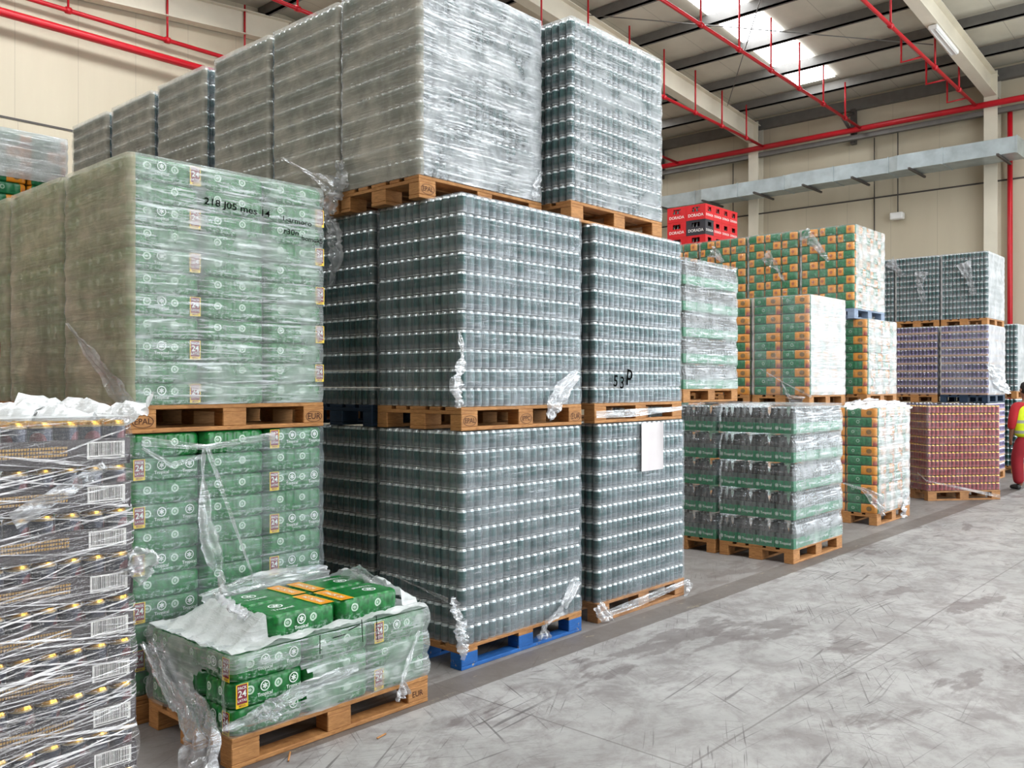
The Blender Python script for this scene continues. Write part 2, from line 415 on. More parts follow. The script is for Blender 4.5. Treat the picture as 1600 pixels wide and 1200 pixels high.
def floor_mat():
    t = NT('worn_concrete'); p = t.coord('Object'); x = t.xyz(p)
    n1 = t.noise(p, .9, 6, .65, .5); n2 = t.noise(t.coord('Object', (1.0, 1.25, 1)), 2.8, 8, .72, .5); n3 = t.noise(p, 9, 5, .7)
    c = t.mix(t.ramp(n1, .35, .68), srgb('#a3a19f'), srgb('#8b8987'))
    c = t.mix(t.ramp(n2, .46, .62, 0, .75), c, srgb('#736d6c'))
    c = t.mix(t.ramp(n3, .48, .68, 0, .4), c, srgb('#6b6463'))
    # dark worn patches
    bl = t.noise(t.coord('Object', (.55, 1.3, 1)), 1.1, 7, .62, .3)
    c = t.mix(t.ramp(bl, .575, .60, 0, .6), c, srgb('#5d5453'))
    # scratches in several directions
    for ang, sc, lo in ((.1, 1.0, .63), (1.0, 1.6, .645), (-.5, 1.3, .64), (2.0, 1.8, .645), (.6, 2.4, .64), (-1.1, .7, .64), (2.6, 1.1, .64), (-.1, .6, .63)):
        m0 = t.n('Mapping'); m0.inputs['Rotation'].default_value = (0, 0, ang); mp = t.n('Mapping'); mp.inputs['Scale'].default_value = (1.5*sc, 60*sc, 1)
        tc = t.n('TexCoord'); t.t.links.new(tc.outputs['Object'], m0.inputs[0]); t.t.links.new(m0.outputs[0], mp.inputs[0])
        sn = t.noise(mp.outputs[0], .9, 3, .5, .5); mk = t.ramp(t.noise(p, .8 + sc*.4, 2), .5, .62)
        c = t.mix(t.math('MULTIPLY', t.ramp(sn, lo, lo + .03), t.math('MULTIPLY', mk, .65)), c, srgb('#443f3f'))
    # slab joints
    jx = t.math('LESS_THAN', t.math('ABSOLUTE', t.math('SUBTRACT', t.math('FRACT', t.math('MULTIPLY', t.math('SUBTRACT', x[0], 1.35), 1/4.4)), .5)), .0014)
    jy = t.math('LESS_THAN', t.math('ABSOLUTE', t.math('SUBTRACT', x[1], 2.12)), .006)
    c = t.mix(t.math('MULTIPLY', t.math('MAXIMUM', jx, jy), .5), c, srgb('#4c4644'))
    # older darker slab under the rows with the dark edge strip along the aisle
    wob = t.math('ADD', x[1], t.math('MULTIPLY', t.math('SUBTRACT', n3, .5), .015))
    row = t.math('GREATER_THAN', wob, 3.57)
    strip = t.math('MULTIPLY', row, t.math('LESS_THAN', wob, 3.80))
    cr = t.mix(.55, c, srgb('#6a625d')); c = t.mix(row, c, cr)
    c = t.mix(t.math('MULTIPLY', strip, .6), c, srgb('#544b45'))
    fl = t.math('MULTIPLY', strip, t.ramp(t.noise(t.coord('Object', (1, 3, 1)), 4, 6, .75), .6, .66)); c = t.mix(t.math('MULTIPLY', fl, .6), c, srgb('#a3977f'))
    return t.done(t.bsdf(c, t.ramp(n1, .3, .7, .42, .62), 0, t.bump(n3, .12, .004), .4))
M['floor'] = floor_mat()

# ------------------------------------------------------------------ the hall
def roof_z(x):
    return 9.45 + .085 * (12 - abs((x + 24) % 24 - 12))
XL, XR, YF, YB = -13.0, 24.0, -8.0, 18.0
struct('floor', MB().box(XL-.3, YF-6, -.3, XR+6, YB+.3, 0), [M['floor']])
mb = MB()
mb.box(XL, YB, 0, XR, YB+.25, 6.7); mb.box(XL, YB+.04, 6.7, XR, YB+.29, 10.6)
struct('wall_back', mb, [M['wall']])
mb = MB()
mb.box(XR, YF, 0, XR+.25, -5.8, 6.7); mb.box(XR, .8, 0, XR+.25, YB, 6.7); mb.box(XR, -5.8, 5.3, XR+.25, .8, 6.7); mb.box(XR+.04, YF, 6.7, XR+.29, YB, 9.6)
struct('wall_right', mb, [M['wall']])
struct('wall_left', MB().box(XL-.25, YF, 0, XL, YB, 10.6), [M['wall']])
mb = MB(); xs = [XL, 4.7, 10.3, 10.9, 16.5, XR]
for i in range(0, len(xs), 2): mb.box(xs[i], YF-.25, 0, xs[i+1], YF, 5.3)
mb.box(XL, YF-.25, 5.3, XR, YF, 6.5); mb.box(XL, YF-.25, 8.1, XR, YF, 10.6); mb.box(XL, YF-.25, 6.5, 4.4, YF, 8.1); mb.box(16.8, YF-.25, 6.5, XR, YF, 8.1)
struct('wall_front', mb, [M['wall']])
for i, (a, b) in enumerate(((4.7, 10.3), (10.9, 16.5))):      # door surrounds
    mb = MB(); mb.box(a-.12, YF-.02, 0, a, YF+.05, 5.42); mb.box(b, YF-.02, 0, b+.12, YF+.05, 5.42); mb.box(a, YF-.02, 5.3, b, YF+.05, 5.42)
    struct('door_%d' % (i+1), mb, [M['steel_dark']])
mb = MB()
for a, b in ((-13.3, -12), (-12, 0), (0, 12), (12, 24.3)):
    za, zb = roof_z(a), roof_z(b)
    mb.add([(a, YF-.4, za), (b, YF-.4, zb), (b, YB+.4, zb), (a, YB+.4, za), (a, YF-.4, za+.12), (b, YF-.4, zb+.12), (b, YB+.4, zb+.12), (a, YB+.4, za+.12)],
           [(3, 2, 1, 0), (4, 5, 6, 7), (0, 1, 5, 4), (2, 3, 7, 6)])
struct('ceiling', mb, [M['roof']])
RY = [-6.65, -.45, 5.75, 11.95, 17.85]
n = 0
for ys in (-4.0, -1.4, 2.9, 9.5, 15.1):
    for a, b in ((14.6, 22.3), (2.0, 9.8), (-9.8, -2.0)) if 2 < ys < 10 else ((14.6, 22.3), (2.0, 9.8)):  # lower-x rows and extra front strip: unseen panels added to lift the light
        n += 1; za, zb = roof_z(a), roof_z(b)
        mb = MB(); mb.add([(a, ys-.5, za-.012), (b, ys-.5, zb-.012), (b, ys+.5, zb-.012), (a, ys+.5, za-.012)], [(3, 2, 1, 0)])
        struct('window_%d' % n, mb, [M['skylight_far' if a > 12 else 'skylight']], 'bright translucent roof light panel between the purlins')
def ibeam(p0, p1, web, fl, up=Vector((0, 0, 1)), th=.02):
    """I section from p0 to p1, web height web, flange width fl, given by its middle line"""
    p0, p1 = Vector(p0), Vector(p1); t = (p1-p0).normalized(); s = t.cross(up).normalized(); u = s.cross(t)
    mb = MB()
    def bar(a0, a1, b0, b1):
        vs = [tuple(p + s*a + u*b) for p in (p0, p1) for a in (a0, a1) for b in (b0, b1)]
        mb.add(vs, [(0,1,3,2), (4,6,7,5), (0,4,5,1), (2,3,7,6), (0,2,6,4), (1,5,7,3)])
    bar(-th/2, th/2, -web/2, web/2); bar(-fl/2, fl/2, web/2, web/2+th); bar(-fl/2, fl/2, -web/2-th, -web/2)
    return mb
for y in RY:
    for a, b in ((0, 12), (12, 24), (-13, 0)) if y > 0 else ((0, 12), (12, 24)):
        o = struct('roof_beam', ibeam((a, y, roof_z(a)-.5), (b, y, roof_z(b)-.5), .5, .26), [M['cream']], 'cream painted steel roof beam under the purlins')
for y in RY:
    for x in (23.84, 12.0) if y > 17 else ((23.84,) if y > -9 else ()):
        zt = roof_z(x) - .8 if x < 13 else 9.3
        struct('column', ibeam((x, y, 0), (x, y, zt), .3, .3, Vector((1, 0, 0))), [M['cream']], 'cream painted steel column against the wall')
for x in (22.6, 20.95, 19.3, 17.65, 16, 14.3, 12.5, 11.3, 9.6, 7.9, 6.2, 4.5, 2.8, 1.1, -.8, -2.5, -4.2, -5.9, -7.6, -9.3, -11):
    z = roof_z(x)
    mb = MB(); mb.box(x-.035, YF, z-.235, x+.035, YB, z-.005); mb.box(x-.035, YF, z-.235, x+.09, YB, z-.215)
    struct('purlin', mb, [M['steel_dark']], 'grey steel purlin running under the roof sheets')
struct('trim_1', MB().box(XR-.12, YF, 9.12, XR+.03, YB, 9.4), [M['steel_dark']], 'grey eave beam along the top of the far wall')
struct('trim_2', MB().box(XL, YB-.012, 6.68, XR, YB+.05, 6.72), [M['bracket']], 'dark panel joint along the back wall')
struct('trim_3', MB().box(XR-.012, YF, 6.68, XR+.05, YB, 6.72), [M['bracket']], 'dark panel joint along the far wall')
struct('trim_4', MB().box(XR+.02, YF, 8.36, XR+.06, YB, 8.39), [M['bracket']])
struct('trim_5', MB().box(XR-.3, YF, 8.28, XR-.16, YB, 8.40), [M['steel_dark']], 'grey steel rail under the red main pipe')

# ------------------------------------------------------------------ pipes, duct, lamps
def pipe(name, label, p0, p1, r, hang, cat='pipe', arms=()):
    t = thing(name, label, cat, p0); P0 = Vector(p0)
    q = Vector(p1) - P0
    obj('pipe_run', MB().tube([(0, 0, 0), q], r, 10).mesh('pipe_run', [M['red_pipe']]), t)
    for f in hang:
        c = q * f; top = roof_z((P0 + c).x) - .1
        obj('hanger_rod', MB().tube([c, (c.x, c.y, top - P0.z)], .022, 6).mesh('hanger_rod', [M['red_pipe']]), t)
        obj('clamp', MB().tube([c - q.normalized()*.05, c + q.normalized()*.05], r*1.5, 10).mesh('clamp', [M['red_pipe']]), t)
    for f in arms:
        c = q * f
        obj('sprinkler_arm', MB().tube([c, c + Vector((0, .45, -.02)), c + Vector((0, .45, .6))], .025, 6).mesh('sprinkler_arm', [M['red_pipe']]), t)
    return t
pipe('sprinkler_main_pipe', 'thick red sprinkler main pipe along the far wall', (23.6, YF, 8.5), (23.6, YB-.3, 8.5), .075, ())
pipe('sprinkler_main_pipe', 'thick red pipe along the back wall, lower of two', (-12.8, YB-.35, 8.5), (23.5, YB-.35, 8.5), .08, ())
pipe('sprinkler_feed_pipe', 'thin red pipe above the thick one on the back wall', (-12.8, YB-.2, 8.95), (23.5, YB-.2, 8.95), .045, (.49, .545, .60, .65))
for y, nm, arms in ((14.4, 'red sprinkler branch pipe above the tall row of can loads, near back wall', ()),
                    (11.6, 'red sprinkler branch pipe meeting the far main by the further column', ()),
                    (8.85, 'red sprinkler branch pipe running below the visible roof light', ()),
                    (6.05, 'red sprinkler branch pipe with drop arms beside the nearer roof beam', (.80, .885, .965))):
    pipe('sprinkler_branch_pipe', nm, (4.0, y, 9.1), (23.55, y, 8.52), .038, (.2, .3, .42, .50, .58, .66, .735, .81, .88, .95) if y > 7 else (.55, .7, .84, .93), 'pipe', arms)
t = thing('fire_riser', 'vertical red pipe down the far wall beside the nearer column', 'pipe', (23.85, 5.37, 0))
obj('pipe_run', MB().tube([(0, 0, 0), (0, 0, 8.3)], .06, 10).mesh('pipe_run', [M['red_pipe']]), t)
for z in (3, 6.6, 7.9): obj('clamp', MB().tube([(0, 0, z), (.12, 0, z)], .03, 6).mesh('clamp', [M['galv']]), t)
duct = thing('air_duct', 'galvanised rectangular air duct along the far wall', 'duct', (22.72, 5.0, 7.06))
ys = [0, 1.6, 2.9, 4.3, 5.7, 7.1, 8.5, 10, 12]; ws = [.8, .8, .72, .72, .64, .64, .58, .58, .5]
for i in range(len(ys)-1):
    a, b = ys[i], ys[i+1]; w = ws[i]; w2 = ws[i+1]; mb = MB()
    m_ = b - .25
    for p, q_, wa, wb in ((a, m_, w, w), (m_, b, w, w2)):
        vs = [(.9-wa, p, 0), (.9, p, 0), (.9, p, .38), (.9-wa, p, .38), (.9-wb, q_, 0), (.9, q_, 0), (.9, q_, .38), (.9-wb, q_, .38)]
        mb.add(vs, [(0,1,2,3), (7,6,5,4), (0,4,5,1), (1,5,6,2), (2,6,7,3), (3,7,4,0)])
    mb.box(.9-w-.015, a-.015, -.015, .915, a+.015, .395)
    obj('duct_section', mb.mesh('duct_section', [M['galv']]), duct)
for y in (.35, 2.3, 3.7, 5.0, 6.4, 8.0, 9.4):
    obj('support_bar', MB().box(-.12, y-.025, -.06, 1.1, y+.025, -.012).mesh('support_bar', [M['bracket']]), duct)
t = thing('emergency_lamp', 'small white lamp on a dark cable on the far wall below the duct', 'lamp', (23.87, 8.0, 6.12))
obj('lamp_body', MB().box(-.1, -.16, -.09, .1, .16, .09, bev=.02).mesh('lamp_body', [M['white_plastic']]), t)
obj('cable', MB().tube([(.05, 0, .09), (.05, 0, 2.2)], .015, 6).mesh('cable', [M['bracket']]), t)
t = thing('strip_light', 'long white strip light under the nearer cream roof beam', 'lamp', (19.9, 5.72, roof_z(19.9)-.79))
t.rotation_euler = (0, math.atan(.085), 0)
obj('housing', MB().box(-.75, -.09, -.09, .75, .09, -.001, bev=.015).mesh('housing', [M['white_plastic']]), t)
for s in (-.045, .045): obj('tube', MB().tube([(-.7, s, -.1), (.7, s, -.1)], .016, 8).mesh('tube', [M['bar_white']]), t)
for y in (9.15, 2.6, 15.2):
    t = thing('pipe_bracket', {9.15: 'dark angled steel bracket holding the far red main pipe'}.get(y, 'dark steel bracket on the far wall ' + ('near the gate' if y < 5 else 'beyond the further column')), 'bracket', (23.92, y, 8.4))
    obj('post', MB().box(-.06, -.07, -.2, .06, .07, .75).mesh('post', [M['bracket']]), t)
    obj('strut', MB().tube([(0, 0, .65), (-.75, 0, .35)], .045, 6).mesh('strut', [M['bracket']]), t)
    obj('arm', MB().tube([(-.75, 0, .35), (0, 0, .05)], .045, 6).mesh('arm', [M['bracket']]), t)
for i, (p, q_) in enumerate((((13.5, 6, 9.9), (21.5, 11.6, 9.2)), ((15.5, 11.7, 9.8), (20.8, 6.2, 9.25)), ((9.0, 17.4, 9.9), (13.5, 12.2, 10.0)))):
    t = obj('bracing_rod', MB().tube([p, q_], .012, 5).mesh('bracing_rod', [M['steel_dark']]))
    tag(t, ('thin steel bracing rod crossing below the roof light', 'thin steel bracing rod from further beam towards nearer beam', 'thin steel bracing rod near the back wall roof corner')[i], 'rod')
# cable runs on the far wall
for y in (8.62, 12.75):
    t = obj('wall_conduit', MB().tube([(23.97, y, 0), (23.97, y, 8.3)], .014, 6).mesh('wall_conduit', [M['bracket']]))
    tag(t, 'thin dark conduit down the far wall ' + ('beside the nearer bracket' if y < 9 else 'beyond the further column'), 'conduit')

# ------------------------------------------------------------------ pallets
def pallet_parts(wd, lower, detail, stamps):
    """list of (part name, mesh, label) of a 1.2 x 0.8 m pallet, origin at its front left lower corner"""
    out = []
    ys = [(0, .145), (.19, .29), (.3275, .4725), (.51, .61), (.655, .8)]
    xs = [(0, .145), (.5275, .6725), (1.055, 1.2)]
    by = [(0, .1), (.3275, .4725), (.7, .8)]
    J = lambda: random.uniform(-.002, .002)
    for a, b in ys: out.append(('deck_board', MB().box(0, a+J(), .122, 1.2+J(), b+J(), .144, 0, .003), wd, None))
    for a, b in xs: out.append(('stringer_board', MB().box(a, .002, .1, b, .798, .122, 0, .002), wd, None))
    for i, (xa, xb) in enumerate(xs):
        for j, (ya, yb) in enumerate(by):
            mb = MB().box(xa, ya, .022, xb, yb, .1, 0, .004); lab = None
            if j == 0 and stamps and stamps[i]:
                tx = stamps[i]; mb.text(tx, face_M((xa+xb)/2, ya-.0015, .06, 'front'), .030 if len(tx) > 3 else .036, 1)
                if tx != 'EUR ':
                    for k in range(28):
                        a0, a1 = 2*pi*k/28, 2*pi*(k+1)/28
                        q = [((xa+xb)/2 + r*math.cos(a)*1.5, ya-.0015, .06 + r*math.sin(a)*.85) for a, r in ((a0, .036), (a1, .036), (a1, .039), (a0, .039))]
                        mb.quad(*q, m=1)
                lab = 'block with burnt oval stamp'
            out.append(('block', mb, lower, lab))
    for a, b in by: out.append(('bottom_board', MB().box(0, a, 0, 1.2, b, .022, 0, .003), lower, None))
    return out
_pc = {}
def pallet(x, y, z, label, style='wood', detail=True, stamps=None, rz=0.0):
    key = (style, detail, stamps)
    if key not in _pc:
        wd = {'old': M['wood_old'], 'allblue': M['navy'], 'greyblue': M['greyblue']}.get(style, M['wood']); lo = M['blue'] if style == 'blue' else wd
        parts = pallet_parts(wd, lo, detail, stamps)
        if detail:
            _pc[key] = [(n_, mb.mesh(n_, [mt, M['ink']]), lb) for n_, mb, mt, lb in parts]
        else:
            mb = MB()
            for n_, p, mt, lb in parts: mb.merge(p, None, 1 if mt is lo and lo is not wd else 0)
            _pc[key] = mb.mesh('pallet', [wd, lo])
    if detail:
        t = thing('wooden_pallet', label, 'pallet', (x, y, z), rz, 'pallets under the loads')
        for n_, me, lb in _pc[key]: obj(n_, me, t, label=lb)
    else:
        t = obj('wooden_pallet', _pc[key], loc=(x, y, z)); t.rotation_euler = (0, 0, rz); tag(t, label, 'pallet', 'pallets under the loads')
    return t

# ------------------------------------------------------------------ packs
ORD = 'bottom second third fourth fifth sixth seventh eighth ninth tenth eleventh twelfth thirteenth'.split()
NTH = 'first second third fourth fifth sixth seventh eighth ninth tenth eleventh twelfth'.split()
def can_mb(seg=14, u0=0.):
    prof = [(.022, .003), (.0275, 0), (.0318, .009), (.0328, .016), (.0328, .096), (.0312, .104), (.0275, .1105), (.0275, .1145), (.0262, .1150), (.0250, .1105), (.001, .1105)]
    return MB().lathe(prof, seg, u0=u0, mats=[1, 1, 0, 0, 0, 1, 1, 1, 1, 1])
def rbox(W, D, H, r, m=0, sc=0, n=(1, 1), rows=None, um=True, mats=None, top=None):
    """rounded box round n[0] x n[1] cans; the sides bulge round every can. u = side + place, v = height"""
    pts = []
    def side(k, L, ncan):
        steps = max(2, ncan*6 if sc else 4); out = []
        for i in range(steps+1):
            f = i/steps; off = -sc*(1-abs(math.sin(pi*f*ncan))**.6) if sc else 0
            out.append((r + (L-2*r)*f, off, k + (r + (L-2*r)*f)/L))
        return out
    for k, (L, nc) in enumerate(((W, n[0]), (D, n[1]), (W, n[0]), (D, n[1]))):
        for s_, off, u in side(k, L, nc):
            o_ = -off
            if k == 0: pts.append((s_, o_, u))
            elif k == 1: pts.append((W-o_, s_, u))
            elif k == 2: pts.append((W-s_, D-o_, u))
            else: pts.append((o_, D-s_, u))
    rows = rows or [(0, .012), (.006, .003), (.016, 0), (H-.02, 0), (H-.008, .004), (H, .014)]
    mb = MB(); N = len(pts); vs = []
    for z, ins in rows:
        for x, y, u in pts:
            cx, cy = min(max(x, r), W-r), min(max(y, r), D-r)
            dx, dy = (W/2-x)/W*2, (D/2-y)/D*2
            vs.append((x + dx*ins, y + dy*ins, z))
    fs = []; uv = []
    for j in range(len(rows)-1):
        for i in range(N):
            k = (i+1) % N; u0, u1 = pts[i][2], pts[k][2]
            if u1 < u0: u1 = u0 + .001
            if int(u1) > int(u0): u1 = int(u0) + .999
            fs.append((j*N+i, j*N+k, (j+1)*N+k, (j+1)*N+i)); va, vb = rows[j][0]/H, rows[j+1][0]/H
            uv.append(((u0, va), (u1, va), (u1, vb), (u0, vb)))
    mb.add(vs, fs, m, uv, None, True)
    L_ = len(rows)-1
    mb.add([vs[L_*N+i] for i in range(N)], [tuple(range(N))], m if top is None else top, [tuple((.02, .97) for p in pts)])
    mb.add([vs[i] for i in range(N)], [tuple(reversed(range(N)))], m, [tuple((.02, .03) for p in pts)])
    return mb

class Proto:
    def __init__(s, name, cat, parts):
        """parts: (name, MB, mats, local offset, label)"""
        s.name = name; s.cat = cat; s.parts = [(n_, mb.mesh(n_, mats), mats, off, lb) for n_, mb, mats, off, lb in parts]
    def place(s, Mx, label, group):
        if len(s.parts) == 1 and s.parts[0][0] == s.name:
            o = bpy.data.objects.new(s.name, s.parts[0][1]); COL.objects.link(o); o.matrix_basis = Mx
            return tag(o, label, s.cat, group)
        t = bpy.data.objects.new(s.name, None); COL.objects.link(t); t.matrix_basis = Mx; t.empty_display_size = .05; tag(t, label, s.cat, group)
        for n_, me, mats, off, lb in s.parts:
            o = bpy.data.objects.new(n_, me); COL.objects.link(o); o.parent = t; o.location = off or (0, 0, 0)
            if lb: o['label'] = lb
        return t

def mesh_arrays(mb):
    V = np.array(mb.v, dtype=np.float32); tot = np.array([len(f) for f in mb.f], dtype=np.int32)
    L = np.array([k for f in mb.f for k in f], dtype=np.int32); U = np.array([c for f in mb.uv for c in f], dtype=np.float32)
    return V, tot, L, U, np.array(mb.m, dtype=np.int32), np.array(mb.s, dtype=bool)
def stuff_mesh(name, items):
    """items: (Proto, matrix): one mesh of all of them"""
    mats = []; Vs = []; Ts = []; Ls = []; Us = []; Ms = []; Ss = []; base = 0; cache = {}
    for pr, Mx in items:
        if id(pr) not in cache:
            lst = []
            for n_, me, mt, off, lb in pr.parts:
                V, tot, L, U, m_, s_ = mesh_arrays(SRC[me.name]); V = V + np.array(off or (0, 0, 0), dtype=np.float32)
                for x in mt:
                    if x not in mats: mats.append(x)
                mp = np.array([mats.index(x) for x in mt], dtype=np.int32); lst.append((V, tot, L, U, mp[m_], s_))
            b = 0; Ls_ = []
            for a in lst: Ls_.append(a[2] + b); b += len(a[0])
            cache[id(pr)] = (np.concatenate([a[0] for a in lst]), np.concatenate([a[1] for a in lst]), np.concatenate(Ls_),
                             np.concatenate([a[3] for a in lst]), np.concatenate([a[4] for a in lst]), np.concatenate([a[5] for a in lst]))
        V, tot, L, U, m_, s_ = cache[id(pr)]
        R = np.array(Mx.to_3x3(), dtype=np.float32); T = np.array(Mx.translation, dtype=np.float32)
        Vs.append(V @ R.T + T); Ts.append(tot); Ls.append(L + base); Us.append(U); Ms.append(m_); Ss.append(s_); base += len(V)
    V = np.concatenate(Vs); tot = np.concatenate(Ts); L = np.concatenate(Ls); U = np.concatenate(Us)
    me = bpy.data.meshes.new(name); me.vertices.add(len(V)); me.vertices.foreach_set('co', V.ravel())
    me.loops.add(len(L)); me.loops.foreach_set('vertex_index', L)
    me.polygons.add(len(tot)); st = np.zeros(len(tot), dtype=np.int32); st[1:] = np.cumsum(tot)[:-1]
    me.polygons.foreach_set('loop_start', st); me.polygons.foreach_set('loop_total', tot)
    me.polygons.foreach_set('material_index', np.concatenate(Ms)); me.polygons.foreach_set('use_smooth', np.concatenate(Ss))
    for x in mats: me.materials.append(x)
    uvl = me.uv_layers.new(name='UVMap'); uvl.data.foreach_set('uv', U.ravel())
    me.update(); me.validate(); return me

# --- six-can pack of the tall grey-green loads: 2 along the aisle, 3 deep
PX, PY, PZ = 1.2/9, .8/4, .1195
def six_pack(name, canm, seg, detail):
    parts = []; cans = MB()
    for i in range(2):
        for j in range(3):
            u0 = random.random(); off = (PX*(i+.5)/2, PY*(j+.5)/3, .001)
            if detail: parts.append(('can', can_mb(seg, u0), [canm, M['alu'] if canm is not M['can_red'] else M['gold']], off, None))
            else: cans.merge(can_mb(seg, u0), Matrix.Translation(off))
    wrapb = rbox(PX-.0015, PY-.0015, .117, .03, 0)
    if detail: parts.append(('shrink_wrap', wrapb, [M['shrink']], (.0007, .0007, .001), None)); return Proto(name, 'drinks pack', parts)
    return Proto(name, 'drinks pack', [(name, cans, [canm, M['alu'] if canm is not M['can_red'] else M['gold']], None, None)])
SIX = [six_pack('can_pack', M['can_green'], 14, True) for _ in range(3)]
SIX_S = [six_pack('can_pack', M['can_green'], 10, False) for _ in range(3)]
REDC = [six_pack('red_can_pack', M['can_red'], 10, False) for _ in range(2)]

# --- big green multipack of 24 cans with a price badge
MX, MY, MZ = .4, .8/3, .1225
def badge_mb(w=.062, h=.108, full=True):
    mb = MB(); mb.quad((-w/2, -h/2, 0), (w/2, -h/2, 0), (w/2, h/2, 0), (-w/2, h/2, 0), 1)
    b = .005; mb.quad((-w/2+b, -h/2+b+.012, .0006), (w/2-b, -h/2+b+.012, .0006), (w/2-b, h/2-.003, .0006), (-w/2+b, h/2-.003, .0006), 0)
    I = Matrix.Translation
    mb.text('24', I((0, .008, .0012)), .030, 2); mb.text('PACK', I((0, .036, .0012)), .0125, 2); mb.text('LATAS', I((0, -.021, .0012)), .0115, 2); mb.text('MEGA', I((0, -.045, .0012)), .009, 0)
    return mb
def ring_text_mb(txt, s=1.0):
    mb = MB()
    for k in range(24):
        a0, a1 = 2*pi*k/24, 2*pi*(k+1)/24
        mb.quad(*[(r*math.cos(a)*s, r*math.sin(a)*s + .012*s, 0) for a, r in ((a0, .020), (a1, .020), (a1, .025), (a0, .025))])
    for k in range(3):
        a = k*2*pi/3 + .5; mb.quad(*[(math.cos(a)*r*s - math.sin(a)*w*s, math.sin(a)*r*s + math.cos(a)*w*s + .012*s, 0) for r, w in ((-.014, -.003), (.014, -.003), (.014, .003), (-.014, .003))])
    if txt: mb.text(txt, Matrix.Translation((0, -.026*s, 0)), .017*s)
    return mb
def multi(name, mat, badges=(), emb=(), topprint=False):
    body = rbox(MX-.003, MY-.003, MZ-.002, .03, 0, .006, (6, 4))
    parts = [('wrapped_cans', body, [mat], (.0015, .0015, 0), None)]
    for side, u in badges:
        Mx = face_M(u*MX, -.0035, .062, 'front') if side == 'front' else face_M(-.0035, MY*(1-u), .062, 'left')
        parts.append(('price_badge', MB().merge(badge_mb(), Mx), [M['badge'], M['yellow'], M['emblem']], None, 'maroon and yellow pack of 24 badge'))
    for side, u in emb:
        Mx = face_M(u*MX, -.0035, .068, 'front') if side == 'front' else face_M(-.0035, MY*(1-u), .068, 'left')
        parts.append(('white_emblem', MB().merge(ring_text_mb('Tropical'), Mx), [M['emblem']], None, 'white printed emblem'))
    if topprint:
        mb = MB().merge(ring_text_mb('', 1.5), Matrix.Translation((.13, .14, MZ+.0015))); mb.text('Tropical', Matrix.Translation((.13, .09, MZ+.0015)), .026)
        parts.append(('white_emblem', mb, [M['emblem']], None, 'white printed emblem'))
        mb = MB(); mb.quad((.30, .01, MZ+.0012), (.385, .01, MZ+.0012), (.385, MY-.01, MZ+.0012), (.30, MY-.01, MZ+.0012), 1)
        mb.quad((.306, .01, MZ+.0018), (.379, .01, MZ+.0018), (.379, MY-.01, MZ+.0018), (.306, MY-.01, MZ+.0018), 0)
        mb.text('PACK 24', Matrix.Translation((.343, MY/2, MZ+.0024)) @ Matrix.Rotation(pi/2, 4, 'Z'), .03, 2)
        parts.append(('price_badge', mb, [M['orange_wrap'], M['yellow'], M['emblem']], None, 'orange pack of 24 strip'))
    return Proto(name, 'drinks pack', parts)
G = M['multi_g']
MU = multi('multipack', G)
MU_R = multi('multipack', G, [('front', .90)], [('front', .43)])
MU_E = multi('multipack', G, [('front', .92)])
MU_L = multi('multipack', G, [('front', .13)], [('front', .43), ('front', .82)])
MU_S = multi('multipack', G, [('left', .84)], [('left', .43), ('front', .43), ('front', .82)])
MU_T = multi('multipack', G, [], [('front', .43), ('left', .43)], True)
RM = Proto('red_multipack', 'drinks pack', [('red_multipack', rbox(MX-.003, MY-.003, MZ-.002, .03, 0, .006, (6, 4)), [M['multi_r']], None, None)])
# --- citrus striped and checked multipacks of the further loads
def simple(name, W, D, H, mats, n):
    return Proto(name, 'drinks pack', [(name, rbox(W-.004, D-.004, H-.003, .025, 0, .005, n), mats, None, None)])
STR = [simple('striped_multipack', .3, .4, .1185, [M['multi_half']], (4, 6)), simple('striped_multipack', .3, .4, .1185, [M['multi_band']], (4, 6))]
CHK = [simple('checked_multipack', .3, MY, .118, [M['multi_sqa']], (4, 4)), simple('checked_multipack', .3, MY, .118, [M['multi_sqb']], (4, 4))]
# --- purple can trays
def ptray():
    mb = MB(); W, D = .298, .264
    mb.box(0, 0, 0, W, D, .034, 2, .004)
    for i in range(4):
        for j in range(4):
            if i in (0, 3) or j in (0, 3): mb.merge(can_mb(10, random.random()), Matrix.Translation((W*(i+.5)/4, D*(j+.5)/4, .022)))
    return Proto('purple_can_tray', 'drinks tray', [('purple_can_tray', mb, [M['can_purple'], M['alu'], M['tray_tan']], None, None)])
PTR = ptray()
